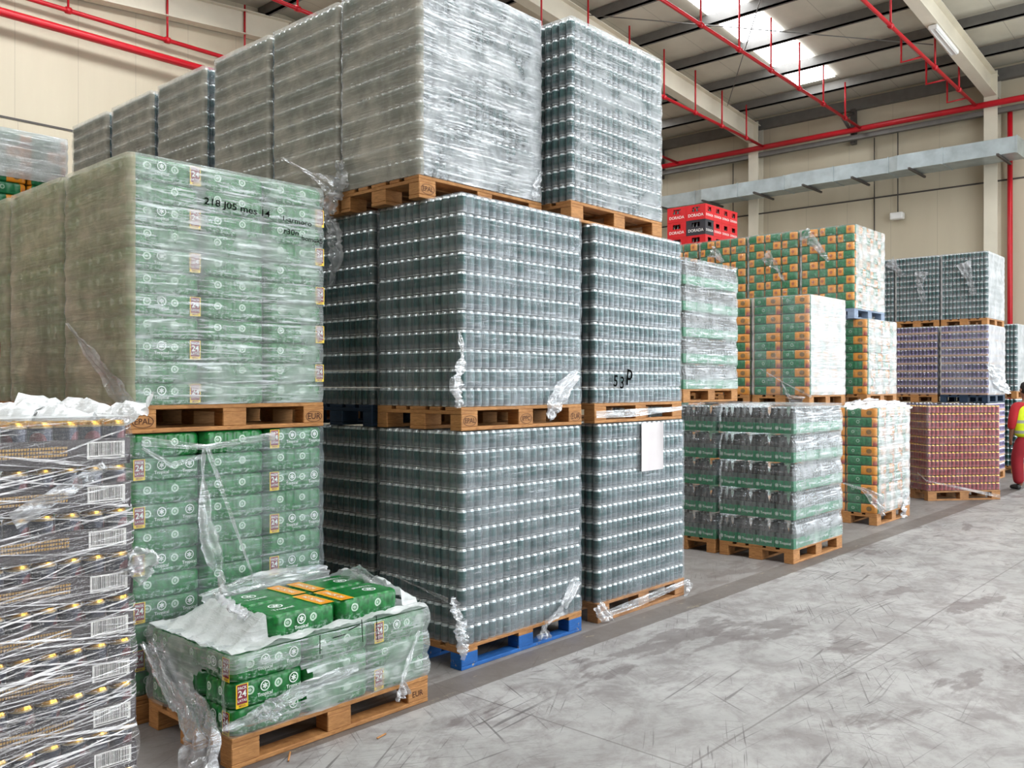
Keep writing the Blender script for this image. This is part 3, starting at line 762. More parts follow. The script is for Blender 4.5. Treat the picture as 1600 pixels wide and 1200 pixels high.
# --- dark can trays of the nearest load
def dtray(bar, full):
    W, D, H = .397, .264, .128; parts = []
    mb = MB()
    mb.box(0, 0, 0, W, D, .009, 0, .002); mb.box(0, 0, .008, W, .004, .074, 0, .0015); mb.box(0, D-.004, .010, W, D, .074, 0, .0015)
    mb.box(0, .004, .010, .004, D-.004, .074, 0, .0015); mb.box(W-.004, .004, .010, W, D-.004, .074, 0, .0015)
    rr = random.Random(3)
    for k in range(26):                                            # rows of small gold print on the front
        x = .03 + k*.0075
        for zz in (.030, .040, .050): mb.quad((x, -.0006, zz), (x+.0055*rr.uniform(.6, 1), -.0006, zz), (x+.0055, -.0006, zz+.0065), (x, -.0006, zz+.0065), 1)
    parts.append(('tray', mb, [M['tray_black'], M['gold_ink']], None, None))
    lb = MB(); lb.quad((bar, -.001, .018), (bar+.105, -.001, .018), (bar+.105, -.001, .066), (bar, -.001, .066), 0)
    x = bar + .006
    while x < bar + .097:
        w = rr.choice((.001, .0016, .0026)); lb.quad((x, -.0016, .028), (x+w, -.0016, .028), (x+w, -.0016, .062), (x, -.0016, .062), 1); x += w + rr.choice((.0012, .002, .0026))
    lb.quad((bar+.006, -.0016, .021), (bar+.095, -.0016, .021), (bar+.095, -.0016, .0235), (bar+.006, -.0016, .0235), 1)
    parts.append(('barcode_label', lb, [M['bar_white'], M['bar_black']], None, 'white barcode label'))
    for i in range(6):
        for j in range(4 if full else 1):
            parts.append(('can', can_mb(14, random.random()), [M['can_navy'], M['gold']], (W*(i+.5)/6, .004 + (D-.008)*(j+.5)/4, .0095), None))
    return Proto('can_tray', 'drinks tray', parts)
TRY = {(b, f): dtray(.275 if b else .10, f) for b in (0, 1) for f in (0, 1)}
# --- trays of bottles
BX, BY, BZ = .3, .2, .28
def bottle_mb(seg=12):
    prof = [(.026, .002), (.029, 0), (.0305, .006), (.0305, .135), (.027, .165), (.0145, .2), (.013, .232), (.0145, .234), (.0145, .246), (.001, .246)]
    return MB().lathe(prof, seg, mats=[0, 0, 1, 0, 0, 0, 0, 2, 2])
def bottle_pack(full):
    parts = []; mb = MB(); w, d, h = BX-.004, BY-.004, .100
    mb.box(0, 0, 0, w, d, .01, 0, .002); mb.box(0, 0, .008, w, .004, h, 0, .0015); mb.box(0, d-.004, .008, w, d, h, 0, .0015); mb.box(0, .004, .008, .004, d-.004, h, 0, .0015); mb.box(w-.004, .004, .008, w, d-.004, h, 0, .0015)
    for Mx, ww in ((face_M(-.001, d/2-.012, .05, 'left'), d), (face_M(w/2+.012, -.001, .05, 'front'), w)):
        mb.text('Tropical', Mx, .025, 1); mb.merge(ring_text_mb('', .7), Mx @ Matrix.Translation((-.088, -.006, 0)), 1)
    parts.append(('tray', mb, [M['tray_green'], M['emblem']], None, 'green card tray with white lettering'))
    for i in range(5):
        for j in range(3):
            if full or i == 0 or j == 0:
                parts.append(('bottle', bottle_mb(), [M['bottle'], M['bottle_label'], M['cap_silver']], (w*(i+.5)/5, .002 + (d-.004)*(j+.5)/3, .0105), None))
    wr = rbox(w+.002, d+.002, .262, .03, 0, .004, (5, 3), rows=[(.0, .002), (.09, .0), (.15, .002), (.2, .012), (.24, .016), (.262, .03)])
    parts.append(('shrink_wrap', wr, [M['shrink']], (-.001, -.001, .001), None))
    return Proto('bottle_pack', 'drinks pack', parts)
BOT = {0: bottle_pack(False), 1: bottle_pack(True)}
# --- beer crates
def crate(col):
    W, D, H = .296, .396, .274; mb = MB(); th = .012
    mb.box(0, 0, 0, W, D, .02, 0)
    def panel(L, place):
        a, b, c, d_ = L*.28, L*.72, H*.55, H*.85
        for x0, z0, x1, z1 in ((0, .02, L, c), (0, d_, L, H), (0, c, a, d_), (b, c, L, d_)): place(x0, z0, x1, z1)
    panel(W, lambda a, z0, b, z1: mb.box(a, 0, z0, b, th, z1)); panel(W, lambda a, z0, b, z1: mb.box(a, D-th, z0, b, D, z1))
    panel(D-2*th, lambda a, z0, b, z1: mb.box(0, a+th, z0, th, b+th, z1)); panel(D-2*th, lambda a, z0, b, z1: mb.box(W-th, a+th, z0, W, b+th, z1))
    mb.box(-.004, -.004, H-.02, W+.004, 0, H-.004); mb.box(-.004, 0, H-.02, 0, D, H-.004)
    mb.text('DORADA', face_M(-.0015, D/2, H*.3, 'left'), .052, 1); mb.text('DORADA', face_M(W/2, -.0015, H*.3, 'front'), .042, 1)
    parts = [('crate_shell', mb, [col, M['crate_white']], None, None)]
    for i in range(3):
        for j in range(5):
            if i == 0 or j == 0:
                parts.append(('bottle', MB().lathe([(.03, 0), (.03, .13), (.013, .185), (.013, .22), (.015, .221), (.015, .232), (.001, .232)], 8, mats=[0, 0, 0, 1, 1, 1]), [M['bottle'], M['cap_blue']], (.045 + .1*i, .045 + .075*j, .0205), None))
    return Proto('beer_crate', 'crate', parts)
CR, CB = crate(M['crate_red']), crate(M['crate_black'])

# ------------------------------------------------------------------ loads of packs on pallets
CAMP = Vector((0, 0, 1.75))
queue = {}            # kind -> list of (distance, proto, stuff proto, matrix, label, group)
def put(kind, proto, sproto, Mx, label, group, hidden=False):
    queue.setdefault(kind, []).append(((Mx.translation - CAMP).length + (100 if hidden else 0), proto, sproto, Mx, label, group))
def load(kind, X, Y, Z, nx, ny, nz, dx, dy, dz, pick, noun, desc, group, rz=0., faces='fl', hidden=False, jit=.0015, lean=(0, 0), zs=1.0, skip=None, flip=False):
    """packs on a load, front left lower corner X, Y, Z; only the packs on its front, its left side (and its top) exist"""
    R = Matrix.Translation((X, Y, Z)) @ Matrix.Rotation(rz, 4, 'Z')
    rr = random.Random(int(X*100) + int(Y*1000) + int(Z*17))
    for k in range(nz):
        for i in range(nx):
            for j in range(ny):
                f = j == 0 and 'f' in faces; l = i == 0 and 'l' in faces; tp = k == nz-1 and 't' in faces
                if not (f or l or tp) or (skip and skip(i, j, k)): continue
                if f: lab = '%s, %s layer up, aisle side %s from corner, %s' % (noun, ORD[k], NTH[nx-1-i if flip else i], desc)
                elif l: lab = '%s, %s layer up, dark side %s from corner, %s' % (noun, ORD[k], NTH[j], desc)
                else: lab = '%s on top, %s column back, %s row in, %s' % (noun, NTH[i], NTH[j], desc)
                pr, sp, Ml = pick(i, j, k)
                Mx = R @ Matrix.Translation((i*dx + rr.uniform(-jit, jit) + lean[0]*k, j*dy + rr.uniform(-jit, jit) + lean[1]*k, k*dz*zs)) @ Ml
                if zs != 1: Mx = Mx @ Matrix.Diagonal((1, 1, zs, 1))
                put(kind, pr, sp, Mx, lab, group, hidden)
I4 = Matrix.Identity(4)
def pick_six(i, j, k):
    q = (i*7 + j*3 + k*5) % 3; return SIX[q], SIX_S[q], I4
def six_load(X, Y, Z, desc, nz=11, zs=1., faces='fl', hidden=False):
    load('can_pack', X, Y, Z, 9, 4, nz, PX, PY, PZ, pick_six, 'green can pack', desc, 'can packs of the tall grey-green loads', faces=faces, hidden=hidden, zs=zs)

# film ------------------------------------------------------------------
def film_ring(W, D, H, layers, amp=.005, seed=0, hole=None, top=True, out=.0125, r=.03, step=.055, dz=3, crump=.002, neck=False, mats=(0, 0, 1, 1), z0=0., lean=(0, 0), topz=None):
    rr = random.Random(seed); pts = []
    def seg(p, q_, nrm, side):
        L = math.dist(p, q_); n_ = max(2, int(L/step))
        for i in range(n_): f = i/n_; pts.append((p[0]+(q_[0]-p[0])*f, p[1]+(q_[1]-p[1])*f, nrm[0], nrm[1], side))
    def arc(cx, cy, a0, side):
        for i in range(4): a = a0 + (pi/2)*i/4; pts.append((cx+r*math.cos(a), cy+r*math.sin(a), math.cos(a), math.sin(a), side))
    seg((r, 0), (W-r, 0), (0, -1), 0); arc(W-r, r, -pi/2, 0); seg((W, r), (W, D-r), (1, 0), 1); arc(W-r, D-r, 0, 1)
    seg((W-r, D), (r, D), (0, 1), 2); arc(r, D-r, pi/2, 2); seg((0, D-r), (0, r), (-1, 0), 3); arc(r, r, pi, 3)
    nz = layers*dz; N = len(pts); vs = []
    ph = [rr.uniform(0, 6) for _ in range(6)]
    for j in range(nz+1):
        f = j/nz; z = z0 + H*f; b = abs(math.sin(pi*f*layers))**.7
        if neck:
            q_ = (f*layers) % 1.0; b = 1 - min(1, max(0, (q_-.58)/.2))*min(1, (1-q_)/.06)
        for i, (x, y, nx, ny, sd) in enumerate(pts):
            o_ = out + amp*(b - 1) + rr.uniform(-crump, crump) + crump*math.sin(i*.7 + ph[0] + j*.9)
            vs.append((x + nx*o_ + lean[0]*f, y + ny*o_ + lean[1]*f, z))
    mb = MB()
    for j in range(nz):
        for i in range(N):
            k = (i+1) % N; q_ = (j*N+i, j*N+k, (j+1)*N+k, (j+1)*N+i)
            c = [sum(vs[t][a] for t in q_)/4 for a in range(3)]
            if hole and hole(*c): continue
            mb.f.append(q_); mb.m.append(mats[pts[i][4]]); mb.uv.append(((0., 0.),)*4); mb.s.append(True)
    mb.v = vs
    if top:
        b = len(mb.v); nu, nv = 12, 8
        for a in range(nu+1):
            for c in range(nv+1):
                mb.v.append((W*a/nu + lean[0], D*c/nv + lean[1], z0 + H + .001 + rr.uniform(0, .002)))
        for a in range(nu):
            for c in range(nv):
                mb.f.append((b+a*(nv+1)+c, b+(a+1)*(nv+1)+c, b+(a+1)*(nv+1)+c+1, b+a*(nv+1)+c+1)); mb.m.append(mats[2] if topz is None else topz); mb.uv.append(((0., 0.),)*4); mb.s.append(True)
    return mb
wraps = {}
def wrap(X, Y, Z, H, layers, label, front='film', left='film_soft', W=1.2, D=.8, rz=0., top=None, **kw):
    kw.setdefault('mats', (0, 0, 2, 1)); mb = film_ring(W, D, H, layers, seed=int(X*31 + Y*57 + Z*91), topz=2, **kw)
    o = obj('stretch_wrap', mb.mesh('stretch_wrap', [M[front], M[left], M[top or front]]), loc=(X, Y, Z)); o.rotation_euler = (0, 0, rz)
    tag(o, label, 'plastic film', 'stretch film round the loads'); return o
def tail(parent, pts, widths, seed=1, wd=(0, 0, 1), mat='film_tail', crump=.012, nseg=26, ncr=9, fold=.35, label=None):
    """crumpled strip of loose film through world points"""
    rr = random.Random(seed); P = [Vector(p) for p in pts]; mb = MB(); wd = Vector(wd).normalized()
    def lerp(lst, f):
        x = f*(len(lst)-1); i = min(int(x), len(lst)-2); return lst[i] + (lst[i+1]-lst[i])*(x-i)
    base = Vector(parent.location); ph = [rr.uniform(0, 6) for _ in range(8)]
    for a in range(nseg+1):
        f = a/nseg; c = lerp(P, f); w = lerp(widths, f); t = (lerp(P, min(1, f+.02)) - lerp(P, max(0, f-.02))).normalized()
        side = (wd - t*wd.dot(t)).normalized(); nn = t.cross(side)
        for b in range(ncr+1):
            g = b/ncr - .5
            d = math.sin(g*14 + ph[0] + f*3)*fold*w*.22 + rr.uniform(-1, 1)*crump*min(1, w*12) + math.sin(f*23 + ph[1] + g*4)*crump*.6
            p = c + side*(g*w + rr.uniform(-.3, .3)*crump*.4) + nn*d; p.z = max(p.z, .004)
            mb.v.append(tuple(p - base))
    for a in range(nseg):
        for b in range(ncr):
            q_ = a*(ncr+1) + b; mb.f.append((q_, q_+1, q_+ncr+2, q_+ncr+1)); mb.m.append(0); mb.uv.append(((0., 0.),)*4); mb.s.append(True)
    return obj('loose_tail', mb.mesh('loose_tail', [M[mat]]), parent, label=label)
F = Vector((math.cos(math.radians(42)), math.sin(math.radians(42)), 0)); Rv = Vector((math.sin(math.radians(42)), -math.cos(math.radians(42)), 0))

def at(px, py, Y=None, X=None, Z=None):
    """point of the photograph's sight line on the upright plane Y (or X) or the level Z"""
    d = F*1386 + Rv*(px - 800) + Vector((0, 0, 600 - py))
    k = Y/d.y if Y is not None else (X/d.x if X is not None else (Z - 1.75)/d.z)
    return Vector((0, 0, 1.75)) + d*k

# ------------------------------------------------------------------ nearest dark load, far left
AX, AY = 0.0, 2.53
pallet(AX, AY, 0, 'pallet under the nearest dark can load, at the left edge', 'old')
load('can_tray', AX, AY, .144, 3, 3, 12, .4, .8/3, .1253, lambda i, j, k: ((lambda p: (p, p, I4))(TRY[(1 if (i == 2 or k % 3 == 0) else 0, 1 if k == 11 else 0)])),
     'dark can tray', 'nearest wrapped load', 'can trays of the nearest load', faces='flt', lean=(-.0030, .0), flip=True)
w = wrap(AX, AY, .146, 1.51, 12, 'heavily stretched streaky film round the nearest dark can load', 'film_strand', 'film_strand', lean=(-.035, 0), amp=.006, crump=.003, top='film_sheet', step=.05)
w['label'] = 'heavily stretched streaky film round the nearest dark can load'
tail(w, [at(0, 640, Y=2.9), at(90, 645, Y=2.8), at(180, 650, Y=2.65), at(218, 652, Y=2.53)], [.5, .45, .3, .06], 5, (0, 1, .1), 'film_sheet', .010)
tail(w, [at(20, 815, Y=2.51), at(110, 762, Y=2.505), at(165, 728, Y=2.51)], [.05, .045, .03], 6, (0, 0, 1), 'film_tail', .006)
tail(w, [at(205, 860, Y=2.515), at(224, 880, Y=2.51), at(222, 915, Y=2.515)], [.03, .10, .02], 7, (1, 0, .2), 'film_tail', .012)

# ------------------------------------------------------------------ stacks of green multipacks behind it
BXo, BYo = 2.05, 4.47
def pick_low(i, j, k):
    p = MU
    if j == 0 and i == 2 and k % 2 == 0: p = MU_L
    elif j == 0 and i == 0 and k % 2 == 1: p = MU_L
    return p, MU, I4
def pick_high(i, j, k):
    p = MU
    if j == 0 and i == 0 and k % 2 == 0: p = MU_R
    elif j == 0 and i == 2 and k % 2 == 1: p = MU_E
    return p, MU, I4
GB = 'green multipacks of twenty-four cans'
pallet(BXo, BYo, 0, 'floor pallet hidden behind the small half-used load', 'wood')
load('multipack', BXo, BYo, .144, 3, 3, 11, MX, MY, MZ, pick_low, 'green multipack', 'lower green load', GB)
pallet(BXo, BYo, 1.495, 'pallet stamped EPAL and EUR between the two green multipack loads', 'wood', True, ('EPAL', None, 'EUR'))
load('multipack', BXo, BYo, 1.639, 3, 3, 11, MX, MY, MZ, pick_high, 'green multipack', 'upper green load', GB, zs=.957)
for n_, yy in enumerate((BYo+.84, BYo+1.68)):
    pallet(BXo, yy, 0, 'floor pallet of the green load %s row back' % NTH[n_+1], 'wood', False)
    load('multipack', BXo, yy, .144, 3, 3, 11, MX, MY, MZ, lambda i, j, k: (MU, MU, I4), 'green multipack', 'lower load %s row back' % NTH[n_+1], GB, faces='l', hidden=True)
    pallet(BXo, yy, 1.495, 'upper pallet of the green load %s row back' % NTH[n_+1], 'wood', False)
    load('multipack', BXo, yy, 1.639, 3, 3, 11, MX, MY, MZ, lambda i, j, k: (MU, MU, I4), 'green multipack', 'upper load %s row back' % NTH[n_+1], GB, faces='fl' if n_ == 0 else 'l', zs=.957)
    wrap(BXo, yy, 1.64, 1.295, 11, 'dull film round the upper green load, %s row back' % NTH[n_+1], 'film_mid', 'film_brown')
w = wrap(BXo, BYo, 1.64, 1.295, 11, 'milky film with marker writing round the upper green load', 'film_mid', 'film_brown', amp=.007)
mb = MB()
for tx, px, py, sz, rot in (('218 J05 mes 14', 372, 325, .037, -.17), ('1-armoro', 464, 346, .030, -.16), ('r30n', 455, 363, .032, -.12), ('bomuk5', 488, 375, .026, -.15)):
    p = at(px, py, Y=BYo-.022) - w.location
    mb.text(tx, face_M(p.x, p.y, p.z, 'front') @ Matrix.Rotation(rot*.25, 4, 'Z') @ Matrix.Diagonal((1.25, 1, 1, 1)), sz)
obj('marker_lettering', mb.mesh('marker_lettering', [M['marker']]), w, label='black handwriting on the film')
tail(w, [at(104, 505, X=BXo-.02), at(150, 565, X=BXo-.04), at(196, 628, X=BXo-.05), at(214, 648, Y=BYo-.03)], [.01, .08, .13, .06], 11, (0, 1, -.6), 'film_tail', .01)
w = wrap(BXo, BYo, .146, 1.345, 11, 'slack film torn open at the top of the lower green load', 'film', 'film_soft', amp=.007, top='film_soft',
         hole=lambda x, y, z: y < .02 and z > 1.335 - .13*max(0, 1 - abs(x-.42)/.50) and .05 < x < .92)
yb = BYo - .02
tail(w, [at(222, 690, Y=yb), at(322, 699, Y=yb-.01), at(430, 681, Y=yb)], [.05, .03, .05], 12, (0, 0, 1), 'film_tail', .006)
tail(w, [at(318, 700, Y=yb-.01), at(317, 745, Y=yb-.02), at(322, 820, Y=yb-.05), at(335, 870, Y=yb-.05), at(344, 898, Y=yb-.03)], [.02, .02, .10, .12, .02], 13, (1, 0, 0), 'film_tail', .012)
tail(w, [at(324, 699, Y=yb-.01), at(352, 780, Y=yb-.02), at(396, 902, Y=yb-.03)], [.03, .025, .012], 14, (1, 0, .3), 'film_tail', .004)
tail(w, [at(222, 700, Y=yb), at(268, 727, Y=yb-.015), at(318, 712, Y=yb)], [.02, .03, .02], 15, (0, 0, 1), 'film_tail', .006)

# red multipacks at the left edge
RXo, RYo = .58, 5.42
pallet(RXo, RYo, 0, 'floor pallet under the red multipacks', 'wood', False)
load('red_multipack', RXo, RYo, .144, 3, 3, 11, MX, MY, MZ, lambda i, j, k: (RM, RM, I4), 'red multipack', 'lower red load', 'red multipacks', faces='f', hidden=True, flip=True)
pallet(RXo, RYo, 1.495, 'upper pallet under the red multipacks', 'wood', False)
load('red_multipack', RXo, RYo, 1.639, 3, 3, 5, MX, MY, MZ, lambda i, j, k: (RM, RM, I4), 'red multipack', 'load at left edge', 'red multipacks', faces='f', flip=True)

# ------------------------------------------------------------------ small opened load in front
CX, CY = 2.13, 3.622
pallet(CX, CY, 0, 'light wooden pallet stamped EUR under the small opened load', 'wood', True, (None, None, 'EUR '))
def pick_c(i, j, k):
    p = MU
    if i == 0 and j == 0: p = MU_L if k == 1 else MU_S
    elif i == 2 and j == 0 and k != 1: p = MU_L
    return p, MU, I4
load('multipack', CX, CY, .144, 3, 3, 3, MX, MY, MZ, pick_c, 'green multipack', 'small opened load', GB, faces='flt')
for n_, (i, j) in enumerate(((0, 0), (1, 0), (0, 1), (1, 1))):
    Mx = Matrix.Translation((CX+.25+i*.404+.02*j, CY+.07+j*.272, .144+3*MZ+.003)) @ Matrix.Rotation((.02, -.015, .03, .01)[n_], 4, 'Z')
    if i == 1: Mx = Mx @ Matrix.Translation((MX, MY, 0)) @ Matrix.Rotation(pi, 4, 'Z')
    put('multipack', MU_T, MU, Mx, 'unwrapped green multipack on top of the small opened load, ' + ('front corner nearest the dark trays', 'front row toward EUR end', 'back row toward dark trays', 'back row toward EUR end')[n_], GB)
def hole_c(x, y, z):
    a = ((x-.02)/.42)**2 + ((z-.155)/.135)**2 < 1 and y < .03 and z > .09
    b = x < .03 and ((y-.02)/.30)**2 + ((z-.175)/.13)**2 < 1 and y > .02 and not (.02 < y < .05)
    return a or b
w = wrap(CX, CY, .146, .375, 3, 'crumpled torn film half covering the small opened load', 'film_mid', 'film_mid', hole=hole_c, top='film_thick', dz=6, step=.03, amp=.012, crump=.004, out=.022)
# the sheet pulled over the top, open round the upper packs
rr = random.Random(5); mb = MB(); nu, nv = 64, 46
def hump(x, y):
    dx = max(.25-x, x-1.07, 0); dy = max(.05-y, y-.63, 0); d = math.hypot(dx, dy)
    h = .125*max(0, 1-d/.22)**1.6
    if y < .10: h *= .15
    return h
for a in range(nu+1):
    for b in range(nv+1):
        x, y = 1.2*a/nu, .8*b/nv
        z = .144 + 3*MZ + .012 + hump(x, y) - .146 + .006*math.sin(x*31 + y*17) + .005*math.sin(y*43 - x*21) + rr.uniform(-.004, .004)
        if x > .98 and y > .2: z += .03*math.exp(-((x-1.08)/.06)**2)*abs(math.sin(y*9))
        mb.v.append((x, y, z))
for a in range(nu):
    for b in range(nv):
        x, y = 1.2*(a+.5)/nu, .8*(b+.5)/nv
        if .245 < x < 1.075 + .02*math.sin(y*20) and .045 < y < .63 + .02*math.sin(x*14): continue
        q_ = a*(nv+1)+b; mb.f.append((q_, q_+nv+1, q_+nv+2, q_+1)); mb.m.append(0); mb.uv.append(((0., 0.),)*4); mb.s.append(True)
obj('top_sheet', mb.mesh('top_sheet', [M['film_sheet']]), w, label='bunched film over the top')
mb = MB()
for (p0, p1) in (((500, 992), (500, 1022)), ((565, 968), (567, 1003)), ((588, 963), (590, 1000)), ((520, 997), (540, 991)), ((545, 985), (562, 976))):
    a, b = at(*p0, Y=CY-.036) - w.location, at(*p1, Y=CY-.036) - w.location
    obj('marker_stroke', MB().tube([a, b], .0022, 5).mesh('marker_stroke', [M['marker']]), w, label='black marker stroke on the film')
yc = CY - .025
tail(w, [at(236, 1000, X=CX-.02), at(262, 1060, X=CX-.05), at(300, 1110, X=CX-.06), at(318, 1150, Y=CY-.07), at(300, 1230, Y=CY-.10)], [.10, .10, .16, .14, .20], 21, (.6, -.8, 0), 'film_tail', .022, nseg=40, ncr=14, fold=.8)
tail(w, [at(346, 1142, Y=yc), at(400, 1120, Y=yc-.01), at(470, 1078, Y=yc), at(560, 1040, Y=yc)], [.02, .08, .07, .05], 22, (0, 0, 1), 'film_tail', .012)
tail(w, [at(395, 1120, Y=yc-.02), at(425, 1108, Y=yc-.05), at(442, 1100, Y=yc-.03)], [.03, .12, .04], 23, (0, 0, 1), 'film_tail', .02, fold=.9)
tail(w, [at(655, 985, Y=yc), at(640, 1030, Y=yc-.01), at(629, 1062, Y=yc-.02), at(630, 1090, Y=yc-.01)], [.015, .03, .02, .11], 24, (1, 0, .2), 'film_tail', .010, fold=.7)
tail(w, [Vector((CX+.2, CY+.2, .62)), Vector((CX+.14, CY+.33, .70)), at(345, 893, Y=CY+.42)], [.10, .08, .02], 25, (0, 1, .3), 'film_tail', .016, fold=.8)
tail(w, [Vector((CX+1.03, CY+.62, .56)), Vector((CX+1.02, CY+.45, .66)), Vector((CX+1.05, CY+.25, .60)), Vector((CX+1.05, CY+.1, .55))], [.06, .15, .10, .05], 26, (.5, 0, 1), 'film_tail', .016, fold=.8)
tail(w, [Vector((CX+.22, CY+.66, .62)), Vector((CX+.6, CY+.68, .66)), Vector((CX+1.02, CY+.66, .64))], [.08, .12, .10], 27, (0, .5, 1), 'film_thick', .014, fold=.6)

# ------------------------------------------------------------------ tall grey-green can loads
DX, DY = 3.81, 3.845
Z2, Z3 = 1.463, 2.926
pallet(DX, DY, 0, 'blue painted pallet on the floor under the tall can stack', 'blue', True)
six_load(DX, DY, .144, 'load on blue pallet')
pallet(DX, DY, Z2, 'stamped wooden pallet on top of the load on blue pallet', 'wood', True, ('EPAL', 'IPPC', 'EUR'))
six_load(DX, DY, Z2+.144, 'load above blue-pallet load')
w = wrap(DX, DY, .146, 1.311, 11, 'film round the can load on the blue pallet, torn at corner', 'film', 'film_soft', amp=.006)
tail(w, [at(602, 894, X=DX-.02), at(650, 915, X=DX-.03), at(700, 938, X=DX-.03)], [.008, .01, .03], 31, (0, 0, 1), 'film_tail', .002)
tail(w, [at(706, 935, Y=DY-.02), at(716, 965, Y=DY-.03), at(722, 1000, Y=DY-.035), at(727, 1022, Y=DY-.02)], [.06, .10, .14, .12], 32, (1, .5, 0), 'film_tail', .016, fold=.7)
tail(w, [at(903, 905, Y=DY-.02), at(880, 950, Y=DY-.03), at(852, 975, Y=DY-.03), at(850, 998, Y=DY-.03)], [.10, .08, .03, .12], 33, (1, 0, .5), 'film_tail', .012, fold=.6)
w = wrap(DX, DY, Z2+.146, 1.311, 11, 'film round the middle can load above the blue-pallet load', 'film', 'film_soft', amp=.006)
tail(w, [at(719, 518, Y=DY-.02), at(723, 560, Y=DY-.02), at(714, 600, Y=DY-.04), at(718, 634, Y=DY-.02)], [.02, .05, .13, .08], 34, (1, .6, 0), 'film_tail', .014, fold=.8)
tail(w, [at(903, 582, Y=DY-.02), at(880, 612, Y=DY-.03), at(866, 635, Y=DY-.03), at(858, 655, Y=DY-.03)], [.06, .16, .14, .05], 35, (1, 0, .4), 'film_tail', .010, fold=.4)
for n_, yy in enumerate((4.70, 5.55, 6.40, 7.25, 8.10, 8.95)):
    wd = NTH[n_+1]
    pallet(DX, yy, 0, 'floor pallet of the tall can row, %s from the aisle' % wd, 'wood', False)
    six_load(DX, yy, .144, 'floor load %s from aisle' % wd, faces='fl' if n_ == 0 else 'l', hidden=True)
    pallet(DX, yy, Z2, 'dark blue pallet in the second tier behind the stamped pallet' if n_ == 0 else 'second tier pallet of the tall can row, %s from the aisle' % wd, 'allblue' if n_ == 0 else 'wood', n_ == 0)
    six_load(DX, yy, Z2+.144, 'middle load %s from aisle' % wd, faces='fl' if n_ == 0 else 'l', hidden=True)
wrap(DX, 4.70, .146, 1.311, 11, 'film round the shaded floor load behind the blue-pallet load', 'film', 'film_soft')
w = wrap(DX, 4.70, Z2+.146, 1.311, 11, 'film round the shaded middle load beside the upper green load', 'film', 'film_soft')
tail(w, [at(506, 330, X=DX-.03), at(522, 360, X=DX-.04), at(526, 400, X=DX-.04), at(518, 445, X=DX-.03)], [.04, .12, .14, .03], 36, (0, 1, 0), 'film_tail', .016, fold=.7)
T3 = [(3.755, 4.167), (3.755, 5.0), (3.755, 5.856), (3.755, 6.823), (3.755, 7.75), (3.755, 8.668)]
for n_, (x, y) in enumerate(T3):
    pallet(x, y, Z3, 'topmost tier pallet stamped with an oval, above the middle can load' if n_ == 0 else 'topmost tier pallet, %s back from the aisle' % NTH[n_], 'wood', n_ < 2, ('EPAL', 'IPPC', 'EUR') if n_ == 0 else None)
    six_load(x, y, Z3+.144, 'topmost load %s from aisle' % NTH[n_])
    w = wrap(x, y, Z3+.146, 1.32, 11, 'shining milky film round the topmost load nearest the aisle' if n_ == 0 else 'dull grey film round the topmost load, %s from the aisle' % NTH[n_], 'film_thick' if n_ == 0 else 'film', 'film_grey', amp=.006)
    if n_ == 0:
        tail(w, [at(846, 268, Y=y-.02), at(840, 290, Y=y-.03), at(834, 312, Y=y-.02)], [.02, .08, .06], 37, (1, 0, .2), 'film_tail', .012, fold=.6)
    if n_ == 1:
        tail(w, [at(440, 246, X=x-.02), at(485, 272, X=x-.03), at(515, 292, X=x-.04), at(530, 300, X=x-.05)], [.01, .03, .16, .18], 38, (0, .3, 1), 'film_tail', .012, fold=.5)
        tail(w, [at(530, 252, X=x-.03), at(532, 280, X=x-.05), at(520, 305, X=x-.05), at(516, 335, X=x-.05)], [.06, .12, .16, .10], 39, (0, 1, .2), 'film_tail', .014, fold=.7)

# ------------------------------------------------------------------ second can stack
EX, EY = 5.23, 3.865
pallet(EX, EY, 0, 'film-covered wooden pallet on the floor right of the blue one', 'old', True)
six_load(EX, EY, .144, 'load behind paper sheet')
w = wrap(EX, EY, .146, 1.311, 11, 'film round the floor load that carries the paper sheet', 'film', 'film_soft', amp=.006)
tail(w, [at(940, 962, Y=EY-.02), at(1000, 940, Y=EY-.025), at(1075, 908, Y=EY-.02)], [.05, .07, .04], 41, (0, 0, 1), 'film_mid', .003, fold=.08)
tail(w, [at(934, 945, Y=EY-.03), at(945, 960, Y=EY-.03), at(960, 972, Y=EY-.02)], [.10, .12, .03], 42, (0, 0, 1), 'film_tail', .012)
tail(w, [at(1074, 905, Y=EY-.02), at(1078, 915, Y=EY-.05), at(1070, 935, Y=EY-.03)], [.02, .07, .05], 43, (1, 0, .4), 'film_tail', .012)
t = obj('paper_sheet', MB().merge(film_ring(.31, .003, .375, 1, .0, 3, None, False, .0, .001, .1, 3, .0008, (0, 0, 0, 0))).mesh('paper_sheet', [M['paper']]), loc=at(1002.5, 737, Y=EY-.022))
tag(t, 'blank white paper sheet stuck on the film of the second can stack', 'paper')
pallet(EX-.04, EY, Z2, 'wooden pallet between the paper-sheet load and the 53 P load', 'wood', True)
six_load(EX-.04, EY, Z2+.144, 'load marked 53 P')
w = wrap(EX-.04, EY, Z2+.146, 1.311, 11, 'film with handwritten 53 P round the middle load', 'film', 'film_soft', amp=.006)
mb = MB()
for tx, px, py, sz in (('5', 962, 596, .085), ('3', 972, 599, .09), ('p', 984, 583, .12)):
    p = at(px, py, Y=EY-.022) - w.location; mb.text(tx, face_M(p.x, p.y, p.z, 'front') @ Matrix.Rotation(-.12, 4, 'Z'), sz)
obj('marker_lettering', mb.mesh('marker_lettering', [M['marker']]), w, label='handwritten 53 P in black marker')
tail(w, [at(932, 648, Y=EY-.02), at(990, 645, Y=EY-.025), at(1066, 638, Y=EY-.02)], [.05, .06, .03], 44, (0, 0, 1), 'film_mid', .003, fold=.08)
pallet(5.01, 3.94, Z3, 'film-covered pallet in the topmost tier above the 53 P load', 'wood', True)
